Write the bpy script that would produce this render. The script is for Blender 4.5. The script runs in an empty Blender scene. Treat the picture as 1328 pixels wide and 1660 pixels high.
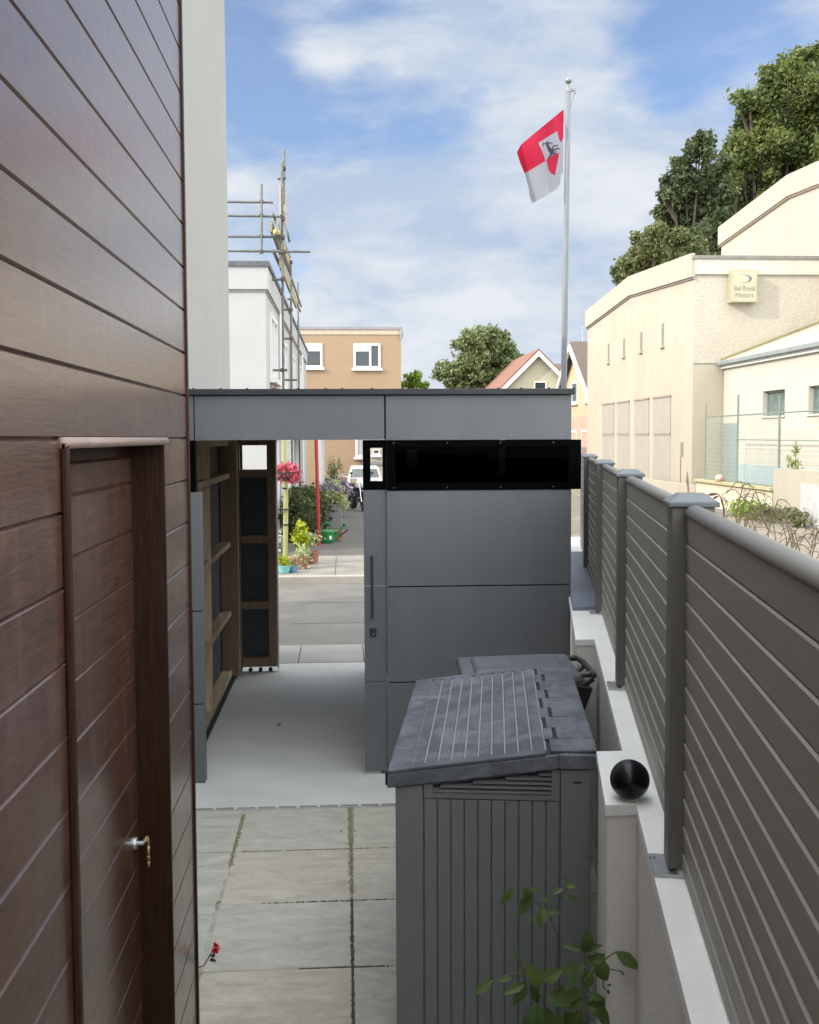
import bpy, bmesh, math, random
import numpy as np
from mathutils import Vector, Matrix
R_ = math.radians
sc = bpy.context.scene
COL = sc.collection

# ------------------------------------------------------------------ camera
FPX, CX, CY, EYE = 1700.0, 664.0, 815.0, 2.11
_th = math.atan(106/FPX); _ps = math.atan(102*math.cos(_th)/FPX); _ro = R_(.25)
cF = Vector((math.sin(_ps)*math.cos(_th), math.cos(_ps)*math.cos(_th), -math.sin(_th)))
_r0 = Vector((math.cos(_ps), -math.sin(_ps), 0)); _u0 = _r0.cross(cF)
cR = _r0*math.cos(_ro)-_u0*math.sin(_ro); cU = _u0*math.cos(_ro)+_r0*math.sin(_ro)
cd = bpy.data.cameras.new('camera'); cam = bpy.data.objects.new('camera', cd); COL.objects.link(cam)
M = Matrix((cR, cU, -cF)).transposed().to_4x4(); M.translation = (0, 0, EYE); cam.matrix_world = M
cd.sensor_fit = 'VERTICAL'; cd.sensor_height = 24; cd.sensor_width = 24; cd.lens = 24*FPX/1660
cd.shift_y = -15/1660; cd.clip_start = .05; cd.clip_end = 2000
sc.camera = cam

def on(x, y, ax, v):
    """world point where the line of sight through photo point (x, y) meets the plane ax = v (used to survey the place)"""
    d = cF + cR*((x-CX)/FPX) - cU*((y-CY)/FPX); i = 'XYZ'.index(ax)
    t = (v-(0, 0, EYE)[i])/d[i]
    return Vector((0, 0, EYE)) + d*t

# ------------------------------------------------------------------ world, sun, exposure
sc.view_settings.view_transform = 'Standard'; sc.view_settings.look = 'None'
sc.view_settings.exposure = 0.85; sc.view_settings.gamma = 1; sc.view_settings.use_curve_mapping = False
sun_to = Vector((-2.0, -.82, 1.15)).normalized()
sl = bpy.data.lights.new('sun', 'SUN'); sun = bpy.data.objects.new('sun', sl); COL.objects.link(sun)
sun.rotation_euler = sun_to.to_track_quat('Z', 'Y').to_euler(); sun.location = (-10, -5, 12)
sl.energy = 2.05; sl.angle = R_(.5); sl.color = (1, .92, .77)
elev = math.asin(sun_to.z); azi = math.atan2(sun_to.x, sun_to.y)
W = bpy.data.worlds.new('World'); sc.world = W; W.use_nodes = True
nt = W.node_tree; nt.nodes.clear(); N = nt.nodes.new; L = nt.links.new
out = N('ShaderNodeOutputWorld'); bg = N('ShaderNodeBackground'); bg.inputs[1].default_value = .12
sky = N('ShaderNodeTexSky'); sky.sky_type = 'NISHITA'; sky.sun_disc = False
sky.sun_elevation = elev; sky.sun_rotation = azi % (2*math.pi); sky.air_density = 1.0; sky.dust_density = .4; sky.ozone_density = 2.5
tc = N('ShaderNodeTexCoord'); sep = N('ShaderNodeSeparateXYZ'); L(tc.outputs['Generated'], sep.inputs[0])
def wm(op, a, b=None, c=None, clamp=False):
    n = N('ShaderNodeMath'); n.operation = op; n.use_clamp = clamp
    for i, v in enumerate((a, b, c)):
        if v is None: continue
        if isinstance(v, (int, float)): n.inputs[i].default_value = v
        else: L(v, n.inputs[i])
    return n.outputs[0]
# clouds on a flat layer seen from below: direction / (height + k)
zz = wm('ADD', wm('MAXIMUM', sep.outputs[2], 0), .55)
cmb = N('ShaderNodeCombineXYZ'); L(wm('DIVIDE', sep.outputs[0], zz), cmb.inputs[0]); L(wm('DIVIDE', sep.outputs[1], zz), cmb.inputs[1])
L(wm('MULTIPLY', sep.outputs[2], 2.6), cmb.inputs[2])
def wnoise(scale, detail, rough, off):
    mp = N('ShaderNodeMapping'); mp.inputs['Location'].default_value = off; L(cmb.outputs[0], mp.inputs[0])
    n = N('ShaderNodeTexNoise'); n.inputs['Scale'].default_value = scale; n.inputs['Detail'].default_value = detail
    n.inputs['Roughness'].default_value = rough; n.inputs['Distortion'].default_value = .25; L(mp.outputs[0], n.inputs[0]); return n.outputs[0]
n1 = wnoise(4.2, 10, .60, (3.1, 1.7, .4)); n2 = wnoise(11.0, 6, .6, (0, 2, 5)); n3 = wnoise(5.0, 8, .58, (7, 3, 1))
dens = wm('ADD', wm('MULTIPLY', n1, 1.0), wm('MULTIPLY', n2, .50))
# openings (blue) and banks (cloud) by direction in the sky: (photo x, y, radius, weight)
for bx, by, br, bw in [(375, 50, .06, -.30), (395, 150, .05, -.18), (480, 190, .06, -.14), (600, 225, .06, -.24), (780, 215, .055, -.22), (600, 20, .045, -.18), (490, 440, .05, -.40), (1150, 30, .06, -.28), (1080, 110, .05, -.20), (1290, 40, .05, -.18), (1040, 180, .04, -.10), (420, 260, .05, -.16), (1200, 160, .04, -.12), (700, 150, .04, -.1),
                        (850, 50, .09, .20), (720, 60, .05, .12), (900, 130, .06, .08), (690, 420, .11, .26), (560, 500, .06, .20), (540, 50, .04, .16), (980, 320, .11, .18), (600, 310, .09, .16), (440, 320, .06, .12), (760, 560, .14, .26), (450, 330, .08, .14), (1000, 430, .10, .2), (1150, 200, .05, .12), (1200, 110, .03, .10)]:
    d = (cF + cR*((bx-CX)/FPX) - cU*((by-CY)/FPX)).normalized()
    vd = N('ShaderNodeVectorMath'); vd.operation = 'DISTANCE'; L(tc.outputs['Generated'], vd.inputs[0]); vd.inputs[1].default_value = d
    mr = N('ShaderNodeMapRange'); mr.interpolation_type = 'SMOOTHSTEP'; L(vd.outputs['Value'], mr.inputs[0])
    mr.inputs[1].default_value = 0; mr.inputs[2].default_value = br*1.7; mr.inputs[3].default_value = bw; mr.inputs[4].default_value = 0
    dens = wm('ADD', dens, mr.outputs[0])
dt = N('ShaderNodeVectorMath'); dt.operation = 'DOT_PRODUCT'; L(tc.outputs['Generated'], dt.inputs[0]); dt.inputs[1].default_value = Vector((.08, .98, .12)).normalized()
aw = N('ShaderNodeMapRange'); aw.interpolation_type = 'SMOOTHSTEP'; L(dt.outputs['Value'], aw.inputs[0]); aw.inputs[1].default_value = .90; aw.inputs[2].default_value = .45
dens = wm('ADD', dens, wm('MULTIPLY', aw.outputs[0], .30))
mrc = N('ShaderNodeMapRange'); mrc.interpolation_type = 'SMOOTHSTEP'; L(dens, mrc.inputs[0])
mrc.inputs[1].default_value = .45; mrc.inputs[2].default_value = .92; mrc.inputs[3].default_value = .20; mrc.inputs[4].default_value = .97
# grey undersides and bright tops
mrt = N('ShaderNodeMapRange'); L(wm('ADD', wm('MULTIPLY', n3, .6), wm('MULTIPLY', n1, .4)), mrt.inputs[0]); mrt.inputs[1].default_value = .40; mrt.inputs[2].default_value = .60
cc = N('ShaderNodeMix'); cc.data_type = 'RGBA'; L(mrt.outputs[0], cc.inputs[0])
cc.inputs[6].default_value = (2.35, 2.85, 3.6, 1); cc.inputs[7].default_value = (3.8, 3.95, 4.15, 1)
skm = N('ShaderNodeMix'); skm.data_type = 'RGBA'; skm.blend_type = 'MULTIPLY'; skm.inputs[0].default_value = 1
L(sky.outputs[0], skm.inputs[6]); skm.inputs[7].default_value = (.66, .72, .84, 1)
mx = N('ShaderNodeMix'); mx.data_type = 'RGBA'; L(mrc.outputs[0], mx.inputs[0]); L(skm.outputs[2], mx.inputs[6]); L(cc.outputs[2], mx.inputs[7])
# sky away from the view is boosted and warmed, added fill for the shade
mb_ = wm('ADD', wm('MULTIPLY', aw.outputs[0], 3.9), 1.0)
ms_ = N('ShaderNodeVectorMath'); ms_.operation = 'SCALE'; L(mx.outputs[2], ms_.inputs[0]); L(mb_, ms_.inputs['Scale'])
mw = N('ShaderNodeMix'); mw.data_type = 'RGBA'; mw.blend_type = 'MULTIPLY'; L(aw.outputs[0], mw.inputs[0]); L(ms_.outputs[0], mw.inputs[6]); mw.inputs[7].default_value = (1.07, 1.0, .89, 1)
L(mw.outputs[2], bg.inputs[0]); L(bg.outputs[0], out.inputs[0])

# ------------------------------------------------------------------ materials
MATS = {}
def mat(name, col, rough=.6, var=.12, vscale=6, bump=0, bscale=40, metal=0, spec=.5, stretch=(1, 1, 1), col2=None, coat=0, fine=0, alpha_trans=0):
    if name in MATS: return MATS[name]
    m = bpy.data.materials.new(name); m.use_nodes = True; t = m.node_tree; n = t.nodes; l = t.links
    b = n['Principled BSDF']; b.inputs['Roughness'].default_value = rough; b.inputs['Metallic'].default_value = metal
    b.inputs['Specular IOR Level'].default_value = spec; b.inputs['Coat Weight'].default_value = coat
    tcn = n.new('ShaderNodeTexCoord'); mp = n.new('ShaderNodeMapping'); mp.inputs['Scale'].default_value = stretch; l.new(tcn.outputs['Object'], mp.inputs[0])
    ns = n.new('ShaderNodeTexNoise'); ns.inputs['Scale'].default_value = vscale; ns.inputs['Detail'].default_value = 8; ns.inputs['Roughness'].default_value = .62
    l.new(mp.outputs[0], ns.inputs[0])
    mr_ = n.new('ShaderNodeMapRange'); mr_.inputs[1].default_value = .3; mr_.inputs[2].default_value = .7; l.new(ns.outputs[0], mr_.inputs[0])
    mi = n.new('ShaderNodeMix'); mi.data_type = 'RGBA'; l.new(mr_.outputs[0], mi.inputs[0])
    c2 = col2 or [min(1, c*(1+var)) for c in col]; c1 = col if col2 else [c*(1-var) for c in col]
    mi.inputs[6].default_value = (*c1, 1); mi.inputs[7].default_value = (*c2, 1)
    l.new(mi.outputs[2], b.inputs['Base Color'])
    if bump:
        nb = n.new('ShaderNodeTexNoise'); nb.inputs['Scale'].default_value = bscale; nb.inputs['Detail'].default_value = 6; l.new(mp.outputs[0], nb.inputs[0])
        bp = n.new('ShaderNodeBump'); bp.inputs['Strength'].default_value = bump; bp.inputs['Distance'].default_value = .01; l.new(nb.outputs[0], bp.inputs['Height']); l.new(bp.outputs[0], b.inputs['Normal'])
    MATS[name] = m; return m

def leafmat(name, c1, c2, rough=.5, trans=.3, scale=1.2):
    m = bpy.data.materials.new(name); m.use_nodes = True; t = m.node_tree; n = t.nodes; l = t.links
    b = n['Principled BSDF']; b.inputs['Roughness'].default_value = rough; b.inputs['Specular IOR Level'].default_value = .35
    tcn = n.new('ShaderNodeTexCoord'); ns = n.new('ShaderNodeTexNoise'); ns.inputs['Scale'].default_value = scale; ns.inputs['Detail'].default_value = 5; l.new(tcn.outputs['Object'], ns.inputs[0])
    mr_ = n.new('ShaderNodeMapRange'); mr_.inputs[1].default_value = .32; mr_.inputs[2].default_value = .68; l.new(ns.outputs[0], mr_.inputs[0])
    mi = n.new('ShaderNodeMix'); mi.data_type = 'RGBA'; l.new(mr_.outputs[0], mi.inputs[0]); mi.inputs[6].default_value = (*c1, 1); mi.inputs[7].default_value = (*c2, 1)
    l.new(mi.outputs[2], b.inputs['Base Color'])
    tr = n.new('ShaderNodeBsdfTranslucent'); l.new(mi.outputs[2], tr.inputs[0]); ms = n.new('ShaderNodeMixShader'); ms.inputs[0].default_value = trans
    l.new(b.outputs[0], ms.inputs[1]); l.new(tr.outputs[0], ms.inputs[2]); l.new(ms.outputs[0], n['Material Output'].inputs[0])
    MATS[name] = m; return m

def glassmat(name, tint, mixf, rough=.02):
    m = bpy.data.materials.new(name); m.use_nodes = True; t = m.node_tree; n = t.nodes; l = t.links
    g = n.new('ShaderNodeBsdfGlossy'); g.inputs['Roughness'].default_value = rough; g.inputs[0].default_value = (1, 1, 1, 1)
    tr = n.new('ShaderNodeBsdfTransparent'); tr.inputs[0].default_value = (*tint, 1)
    fr = n.new('ShaderNodeFresnel'); fr.inputs[0].default_value = mixf; ms = n.new('ShaderNodeMixShader')
    l.new(fr.outputs[0], ms.inputs[0]); l.new(tr.outputs[0], ms.inputs[1]); l.new(g.outputs[0], ms.inputs[2]); l.new(ms.outputs[0], n['Material Output'].inputs[0])
    MATS[name] = m; return m

# ------------------------------------------------------------------ mesh helper
class MB:
    def __init__(s): s.v = []; s.f = []; s.m = []; s.mi = 0
    def add(s, vs, fs):
        o = len(s.v); s.v += [tuple(v) for v in vs]; s.f += [tuple(i+o for i in f) for f in fs]; s.m += [s.mi]*len(fs); return s
    def box(s, x0, x1, y0, y1, z0, z1):
        return s.add([(x, y, z) for z in (z0, z1) for y in (y0, y1) for x in (x0, x1)], [(0, 2, 3, 1), (4, 5, 7, 6), (0, 1, 5, 4), (2, 6, 7, 3), (0, 4, 6, 2), (1, 3, 7, 5)])
    def hexa(s, p):  # bottom ring 4 pts, top ring 4 pts (ccw from above)
        return s.add(p, [(3, 2, 1, 0), (4, 5, 6, 7), (0, 1, 5, 4), (1, 2, 6, 5), (2, 3, 7, 6), (3, 0, 4, 7)])
    def tube(s, p0, p1, r0, r1=None, n=10, cap=True):
        p0 = Vector(p0); p1 = Vector(p1); r1 = r0 if r1 is None else r1
        d = (p1-p0).normalized(); a = d.orthogonal().normalized(); b = d.cross(a)
        vs = [p+(a*math.cos(t*2*math.pi/n)+b*math.sin(t*2*math.pi/n))*r for p, r in ((p0, r0), (p1, r1)) for t in range(n)]
        fs = [(i, (i+1) % n, n+(i+1) % n, n+i) for i in range(n)]
        if cap: fs += [tuple(range(n-1, -1, -1)), tuple(range(n, 2*n))]
        return s.add(vs, fs)
    def path(s, pts, r, n=8):
        for i in range(len(pts)-1):
            rr = r if not isinstance(r, (list, tuple)) else r[i]; r2 = r if not isinstance(r, (list, tuple)) else r[i+1]
            s.tube(pts[i], pts[i+1], rr, r2, n)
        return s
    def lathe(s, c, prof, n=16):
        vs = [(c[0]+r*math.cos(2*math.pi*t/n), c[1]+r*math.sin(2*math.pi*t/n), c[2]+z) for r, z in prof for t in range(n)]
        fs = [(k*n+i, k*n+(i+1) % n, (k+1)*n+(i+1) % n, (k+1)*n+i) for k in range(len(prof)-1) for i in range(n)]
        return s.add(vs, fs)
    def ball(s, c, r, n=24, sz=1):
        bm = bmesh.new(); bmesh.ops.create_icosphere(bm, subdivisions=4 if n > 30 else 3, radius=r); bm.verts.index_update()
        s.add([(v.co.x+c[0], v.co.y+c[1], v.co.z*sz+c[2]) for v in bm.verts], [tuple(v.index for v in f.verts) for f in bm.faces]); bm.free(); return s
        return s.lathe(c, [(r*math.sin(math.pi*k/(n//2)), -r*sz*math.cos(math.pi*k/(n//2))) for k in range(n//2+1)], n)
    def prism(s, pts, ax, a, b):
        """polygon (2D) extruded along an axis between a and b"""
        def P(p, t): return {'X': (t, p[0], p[1]), 'Y': (p[0], t, p[1]), 'Z': (p[0], p[1], t)}[ax]
        n = len(pts); ar = sum(pts[i][0]*pts[(i+1) % n][1]-pts[(i+1) % n][0]*pts[i][1] for i in range(n))
        if (ar < 0): pts = pts[::-1]
        fl = (ax == 'Y')
        vs = [P(p, a) for p in pts]+[P(p, b) for p in pts]
        fs = [tuple(range(n-1, -1, -1)), tuple(range(n, 2*n))]+[(i, (i+1) % n, n+(i+1) % n, n+i) for i in range(n)]
        if fl: fs = [f[::-1] for f in fs]
        if b < a: fs = [f[::-1] for f in fs]
        return s.add(vs, fs)
    def build(s, name, m, parent=None, local=False, bevel=0, smooth=False, label=None, cat=None, group=None, kind=None, solid=0, loc=None):
        me = bpy.data.meshes.new(name); v = np.array(s.v, float)
        o = bpy.data.objects.new(name, me); COL.objects.link(o)
        if parent is not None:
            o.parent = parent
            if not local:
                Mi = root(parent)['_m'].inverted() if False else ROOTM[root(parent).name].inverted()
                v = np.array([tuple(Mi @ Vector(p)) for p in s.v])
        else:
            if loc is None: loc = ((v[:, 0].min()+v[:, 0].max())/2, (v[:, 1].min()+v[:, 1].max())/2, v[:, 2].min())
            o.location = loc; v = v-np.array(loc); ROOTM[o.name] = Matrix.Translation(loc)
        me.from_pydata(v.tolist(), [], s.f)
        for mm in (m if isinstance(m, (list, tuple)) else [m]): me.materials.append(mm)
        if isinstance(m, (list, tuple)): me.polygons.foreach_set('material_index', s.m)
        if smooth: me.polygons.foreach_set('use_smooth', [True]*len(s.f))
        me.validate(); me.update()
        if solid: q = o.modifiers.new('s', 'SOLIDIFY'); q.thickness = solid
        if bevel: q = o.modifiers.new('b', 'BEVEL'); q.width = bevel; q.segments = 2; q.limit_method = 'ANGLE'; q.angle_limit = R_(40); q.harden_normals = False
        tag(o, label, cat, group, kind)
        return o
ROOTM = {}
def root(o):
    while o.parent is not None: o = o.parent
    return o
def tag(o, label=None, cat=None, group=None, kind=None):
    if label: o['label'] = label
    if cat: o['category'] = cat
    if group: o['group'] = group
    if kind: o['kind'] = kind
    return o
def empty(name, loc, label, cat, rz=0, group=None):
    o = bpy.data.objects.new(name, None); COL.objects.link(o); o.location = loc; o.rotation_euler = (0, 0, rz); o.empty_display_size = .1
    ROOTM[o.name] = Matrix.Translation(loc) @ Matrix.Rotation(rz, 4, 'Z')
    return tag(o, label, cat, group)
def copy_tree(o, loc, rz=None, label=None, parent=None):
    c = o.copy(); COL.objects.link(c)
    if parent is None:
        c.location = loc
        if rz is not None: c.rotation_euler = (0, 0, rz)
        if label: c['label'] = label
    else: c.parent = parent
    for ch in [x for x in bpy.data.objects if x.parent == o]: copy_tree(ch, None, None, None, c)
    return c

def leafcloud(blobs, n, size, seed=1, droop=0.0, shell=.55, aspect=.55, cl=1.0):
    """n small leaf faces spread in ellipsoid blobs (c, (rx,ry,rz))"""
    rg = np.random.default_rng(seed); vol = np.array([b[1][0]*b[1][1]*b[1][2] for b in blobs])**.75; cnt = (n*vol/vol.sum()).astype(int)
    V = []; 
    for (c, r), k in zip(blobs, cnt):
        d = rg.normal(size=(k, 3)); d /= np.linalg.norm(d, axis=1)[:, None]
        rad = shell+(1-shell)*rg.random(k)**.6; lump = 1+.22*np.sin(d[:, 0]*7+c[0])*np.sin(d[:, 1]*6+c[1]*2)*np.sin(d[:, 2]*8+c[2])+.05*rg.normal(size=k)
        V.append(np.array(c)+d*(rad*lump)[:, None]*np.array(r))
    P = np.concatenate(V); k = len(P)
    # clumping: pull points toward random twig centres
    nc = max(8, k//26); tw = P[rg.integers(0, k, nc)]; idx = rg.integers(0, nc, k)
    rm = np.median([min(b[1]) for b in blobs]); cl = min(cl, .42*rm/(1.9*size))
    near = tw[idx]; off = rg.normal(size=(k, 3))*size*1.9*cl
    use = rg.random(k) < .75; P = np.where(use[:, None], near+off, P)
    a = rg.normal(size=(k, 3)); a[:, 2] -= droop; a /= np.linalg.norm(a, axis=1)[:, None]
    b = np.cross(a, rg.normal(size=(k, 3))); b /= np.linalg.norm(b, axis=1)[:, None]
    nrm = np.cross(a, b); s = size*(.6+.8*rg.random(k))[:, None]
    v = np.stack([P-a*s*.5, P+b*s*aspect*.5+nrm*s*.08, P+a*s*.5, P-b*s*aspect*.5+nrm*s*.08], 1).reshape(-1, 3)
    mb = MB(); mb.v = [tuple(x) for x in v.tolist()]; mb.f = [(4*i, 4*i+1, 4*i+2, 4*i+3) for i in range(k)]; mb.m = [0]*k
    return mb

def leaf(mb, p, d, up, Ln, Wd, fold=.25, curl=.3):
    """an ovate pointed leaf from p along d"""
    d = Vector(d).normalized(); sd = d.cross(Vector(up)).normalized(); nn = sd.cross(d).normalized(); p = Vector(p)
    prof = [(0, .04), (.18, .62), (.42, 1.0), (.68, .72), (.88, .3), (1, .01)]
    vs = []
    for t, w in prof:
        c = p+d*Ln*t-nn*(curl*Ln*t*t); vs += [c+sd*Wd*.5*w+nn*fold*Wd*.5*w, c, c-sd*Wd*.5*w+nn*fold*Wd*.5*w]
    fs = []
    for i in range(len(prof)-1):
        a = 3*i; fs += [(a, a+1, a+4, a+3), (a+1, a+2, a+5, a+4)]
    mb.add(vs, fs)

# ------------------------------------------------------------------ palette
m_wood = None
m_stucco = mat('white_render', (.285, .282, .262), .9, .03, 2, .25, 60, stretch=(1, 1, .7))
m_white2 = mat('bright_white_render', (.38, .38, .375), .85, .04, 2, .3, 30)
m_cream = mat('cream_render', (.355, .318, .252), .9, .12, .8, .35, 18, stretch=(1, 1, .35), col2=(.41, .37, .30))
m_annex = mat('annex_white_paint', (.46, .43, .37), .85, .05, 1.5, .15, 30)
m_orange = mat('apricot_render', (.30, .21, .135), .9, .05, 2, .3, 40)
m_panel = mat('anthracite_panel', (.098, .103, .113), .45, .10, 2.5, .12, 160, col2=(.118, .124, .134), stretch=(1.5, 1.5, .4))
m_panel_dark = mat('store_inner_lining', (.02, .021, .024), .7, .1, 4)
m_roofedge = mat('black_roof_edge', (.018, .020, .022), .55, .2, 8, .2, 40)
m_black = mat('black_plastic_trim', (.0012, .0012, .0018), .5, .1, 5, spec=.02)
m_timber = mat('untreated_timber', (.30, .22, .14), .75, .3, 5, .3, 30, stretch=(4, 4, .6), col2=(.48, .37, .25))
m_timber_h = mat('untreated_timber_rail', (.30, .23, .15), .75, .3, 5, .3, 30, stretch=(4, .6, 4), col2=(.50, .39, .27))
m_timber_d = mat('brown_timber', (.17, .115, .075), .75, .3, 5, .3, 30, stretch=(4, 4, .6), col2=(.27, .19, .125))
m_felt = mat('dark_backing_board', (.045, .05, .058), .8, .2, 6)
m_conc = mat('concrete_floor', (.41, .415, .405), .8, .1, 1.8, .3, 45, col2=(.50, .505, .49), stretch=(1, 1.6, 1))
m_kerb = mat('kerb_concrete', (.29, .27, .235), .85, .12, 3, .3, 30)
m_steel = mat('galvanised_steel', (.42, .43, .44), .42, .15, 12, metal=.85)
m_zinc = mat('zinc_cover', (.16, .18, .23), .45, .12, 6, .1, 60, metal=.3)
m_fence = mat('grey_composite', (.28, .266, .228), .5, .05, 4, .1, 120, stretch=(1, 1, 3))
m_cap = mat('post_cap_grey', (.10, .11, .125), .3, .1, 8, .1, 60)
m_wallp = mat('pale_grey_masonry_paint', (.60, .585, .56), .8, .06, 2.5, .25, 60)
m_cop = mat('pale_coping_paint', (.70, .70, .69), .75, .06, 4, .3, 60)
m_box = mat('grey_shed_plastic', (.135, .143, .148), .55, .06, 6, .2, 200)
def lid_material():
    m = bpy.data.materials.new('weathered_lid_plastic'); m.use_nodes = True; t = m.node_tree; n = t.nodes; l = t.links; b = n['Principled BSDF']; b.inputs['Roughness'].default_value = .55; b.inputs['Specular IOR Level'].default_value = .4
    tcn = n.new('ShaderNodeTexCoord')
    def ns(sc, st, det=8, dist=0):
        mp = n.new('ShaderNodeMapping'); mp.inputs['Scale'].default_value = st; l.new(tcn.outputs['Object'], mp.inputs[0]); q = n.new('ShaderNodeTexNoise'); q.inputs['Scale'].default_value = sc; q.inputs['Detail'].default_value = det; q.inputs['Roughness'].default_value = .65; q.inputs['Distortion'].default_value = dist; l.new(mp.outputs[0], q.inputs[0]); return q.outputs[0]
    g = ns(9, (9, .8, 9), 8, .6); c = ns(5, (1, 1, 1), 9, 1.2); f = ns(60, (1, .25, 1), 5)
    r1 = n.new('ShaderNodeMapRange'); r1.inputs[1].default_value = .42; r1.inputs[2].default_value = .62; l.new(c, r1.inputs[0])
    r2 = n.new('ShaderNodeMapRange'); r2.inputs[1].default_value = .3; r2.inputs[2].default_value = .7; r2.inputs[3].default_value = .45; r2.inputs[4].default_value = 1.15; l.new(g, r2.inputs[0])
    mu = n.new('ShaderNodeMath'); mu.operation = 'MULTIPLY'; l.new(r1.outputs[0], mu.inputs[0]); l.new(r2.outputs[0], mu.inputs[1])
    mi = n.new('ShaderNodeMix'); mi.data_type = 'RGBA'; mi.clamp_factor = True; l.new(mu.outputs[0], mi.inputs[0]); mi.inputs[6].default_value = (.058, .063, .077, 1); mi.inputs[7].default_value = (.135, .146, .174, 1); l.new(mi.outputs[2], b.inputs['Base Color'])
    ad = n.new('ShaderNodeMath'); ad.operation = 'ADD'; l.new(g, ad.inputs[0]); l.new(f, ad.inputs[1]); bp = n.new('ShaderNodeBump'); bp.inputs['Strength'].default_value = .5; bp.inputs['Distance'].default_value = .003; l.new(ad.outputs[0], bp.inputs['Height']); l.new(bp.outputs[0], b.inputs['Normal']); return m
m_lid = lid_material()
m_lid_g = mat('lid_groove_dust', (.22, .235, .27), .7, .1, 9)
m_dark = mat('dark_recess', (.012, .013, .015), .8, .1, 4)
m_bin = mat('black_bin_plastic', (.02, .021, .024), .35, .1, 8, .1, 120)
m_binlid = mat('bin_lid_plastic', (.075, .082, .095), .55, .2, 7, .2, 120)
m_ballm = mat('glossy_black_ball', (.004, .003, .005), .26, .2, 6, spec=.28)
m_brass = mat('worn_brass', (.30, .23, .11), .55, .3, 30, metal=.7)
m_pvc = mat('white_window_frame', (.62, .62, .60), .4, .03, 4)
m_glass_dk = mat('dark_window_glass', (.03, .04, .045), .08, .2, 1.5)
m_asph = mat('asphalt', (.14, .13, .12), .9, .15, 2, .5, 120, col2=(.19, .18, .165))
m_road = mat('pale_worn_road', (.10, .093, .085), .9, .15, 1.5, .5, 110, col2=(.15, .14, .127))
m_path = mat('grey_path_slabs', (.055, .05, .045), .9, .15, 2, .5, 90, col2=(.11, .10, .09), stretch=(.5, 2, 1))
m_yard = mat('gravelly_yard', (.15, .13, .10), .95, .2, 1.6, .5, 30, col2=(.26, .225, .175))
m_tile = mat('red_brown_tiles', (.20, .095, .065), .8, .2, 6, .5, 25)
m_tile_d = mat('brown_tiles', (.11, .085, .065), .8, .2, 6, .5, 25)
m_sheet = mat('grey_sheet_roof', (.33, .30, .26), .8, .08, 2, .2, 20)
m_gutter = mat('weathered_gutter', (.22, .24, .24), .6, .15, 5)
m_greydoor = mat('pale_grey_door_paint', (.33, .305, .26), .6, .05, 2)
m_bluegrey = mat('blue_grey_paint', (.21, .245, .235), .7, .05, 2)
m_bluepale = mat('pale_blue_paint', (.33, .40, .42), .7, .05, 2)
m_red = mat('red_paint', (.30, .018, .02), .4, .1, 6)
m_bark = mat('bark', (.07, .055, .04), .9, .3, 4, .6, 20)
m_carw = mat('white_car_paint', (.75, .75, .75), .25, .03, 3, coat=.5)
m_tyre = mat('black_rubber', (.015, .015, .016), .7, .1, 9)
m_chrome = mat('bright_metal', (.7, .7, .72), .15, .05, 9, metal=1)
m_terra = mat('terracotta', (.24, .11, .065), .8, .1, 8)
m_slatep = mat('grey_planter', (.16, .16, .16), .8, .15, 8)
lf_tree = leafmat('broadleaf_foliage', (.050, .075, .020), (.175, .205, .055), scale=.45)
lf_dark = leafmat('dark_oak_foliage', (.036, .054, .024), (.10, .125, .05), scale=.6)
lf_olive = leafmat('olive_foliage', (.07, .09, .032), (.17, .185, .07), scale=.6)
lf_far = leafmat('far_foliage', (.09, .125, .045), (.24, .28, .125), scale=.35)
lf_lime = leafmat('lime_foliage', (.14, .24, .03), (.24, .34, .05))
lf_yel = leafmat('yellow_green_foliage', (.25, .31, .015), (.46, .50, .035), scale=5)
lf_var = leafmat('variegated_foliage', (.20, .24, .08), (.50, .52, .30), scale=12)
lf_hedge = leafmat('dark_hedge_foliage', (.02, .035, .012), (.09, .10, .03), scale=4)
lf_pink = leafmat('pink_petals', (.42, .03, .07), (.60, .16, .20), scale=14)
lf_lav = leafmat('lavender_petals', (.13, .10, .18), (.22, .18, .27), scale=8)
lf_plant = leafmat('garden_plant_leaf', (.040, .078, .020), (.12, .18, .045), scale=9, trans=.35)
lf_red = leafmat('crimson_petals', (.55, .01, .03), (.75, .03, .08), scale=20)
lf_brown = leafmat('brown_stems', (.12, .09, .06), (.26, .20, .12), scale=5)
lf_purple = leafmat('purple_leaf', (.10, .05, .07), (.16, .09, .10), scale=10)
g_smoke = glassmat('smoked_acrylic', (.055, .06, .08), 1.10)
g_clear = glassmat('clear_acrylic', (.92, .92, .92), 1.25)

# ------------------------------------------------------------------ the setting: ground
def gz(X, Y):
    a = 0.0 if Y < 20 else -(min(Y, 62)-20)*.018
    s = min(1, max(0, (X-3.2)/3.2)); s = s*s*(3-2*s); s *= min(1, max(0, (Y-5)/3))
    return a*(1-s)+.30*s
def sheet(name, X0, X1, Y0, Y1, off, m, nx=1, ny=1, kind='structure', **k):
    mb = MB(); vs = []
    for j in range(ny+1):
        for i in range(nx+1):
            x = X0+(X1-X0)*i/nx; y = Y0+(Y1-Y0)*j/ny; vs.append((x, y, gz(x, y)+off))
    mb.add(vs, [(j*(nx+1)+i, j*(nx+1)+i+1, (j+1)*(nx+1)+i+1, (j+1)*(nx+1)+i) for j in range(ny) for i in range(nx)])
    return mb.build(name, m, kind=kind, **k)
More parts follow.
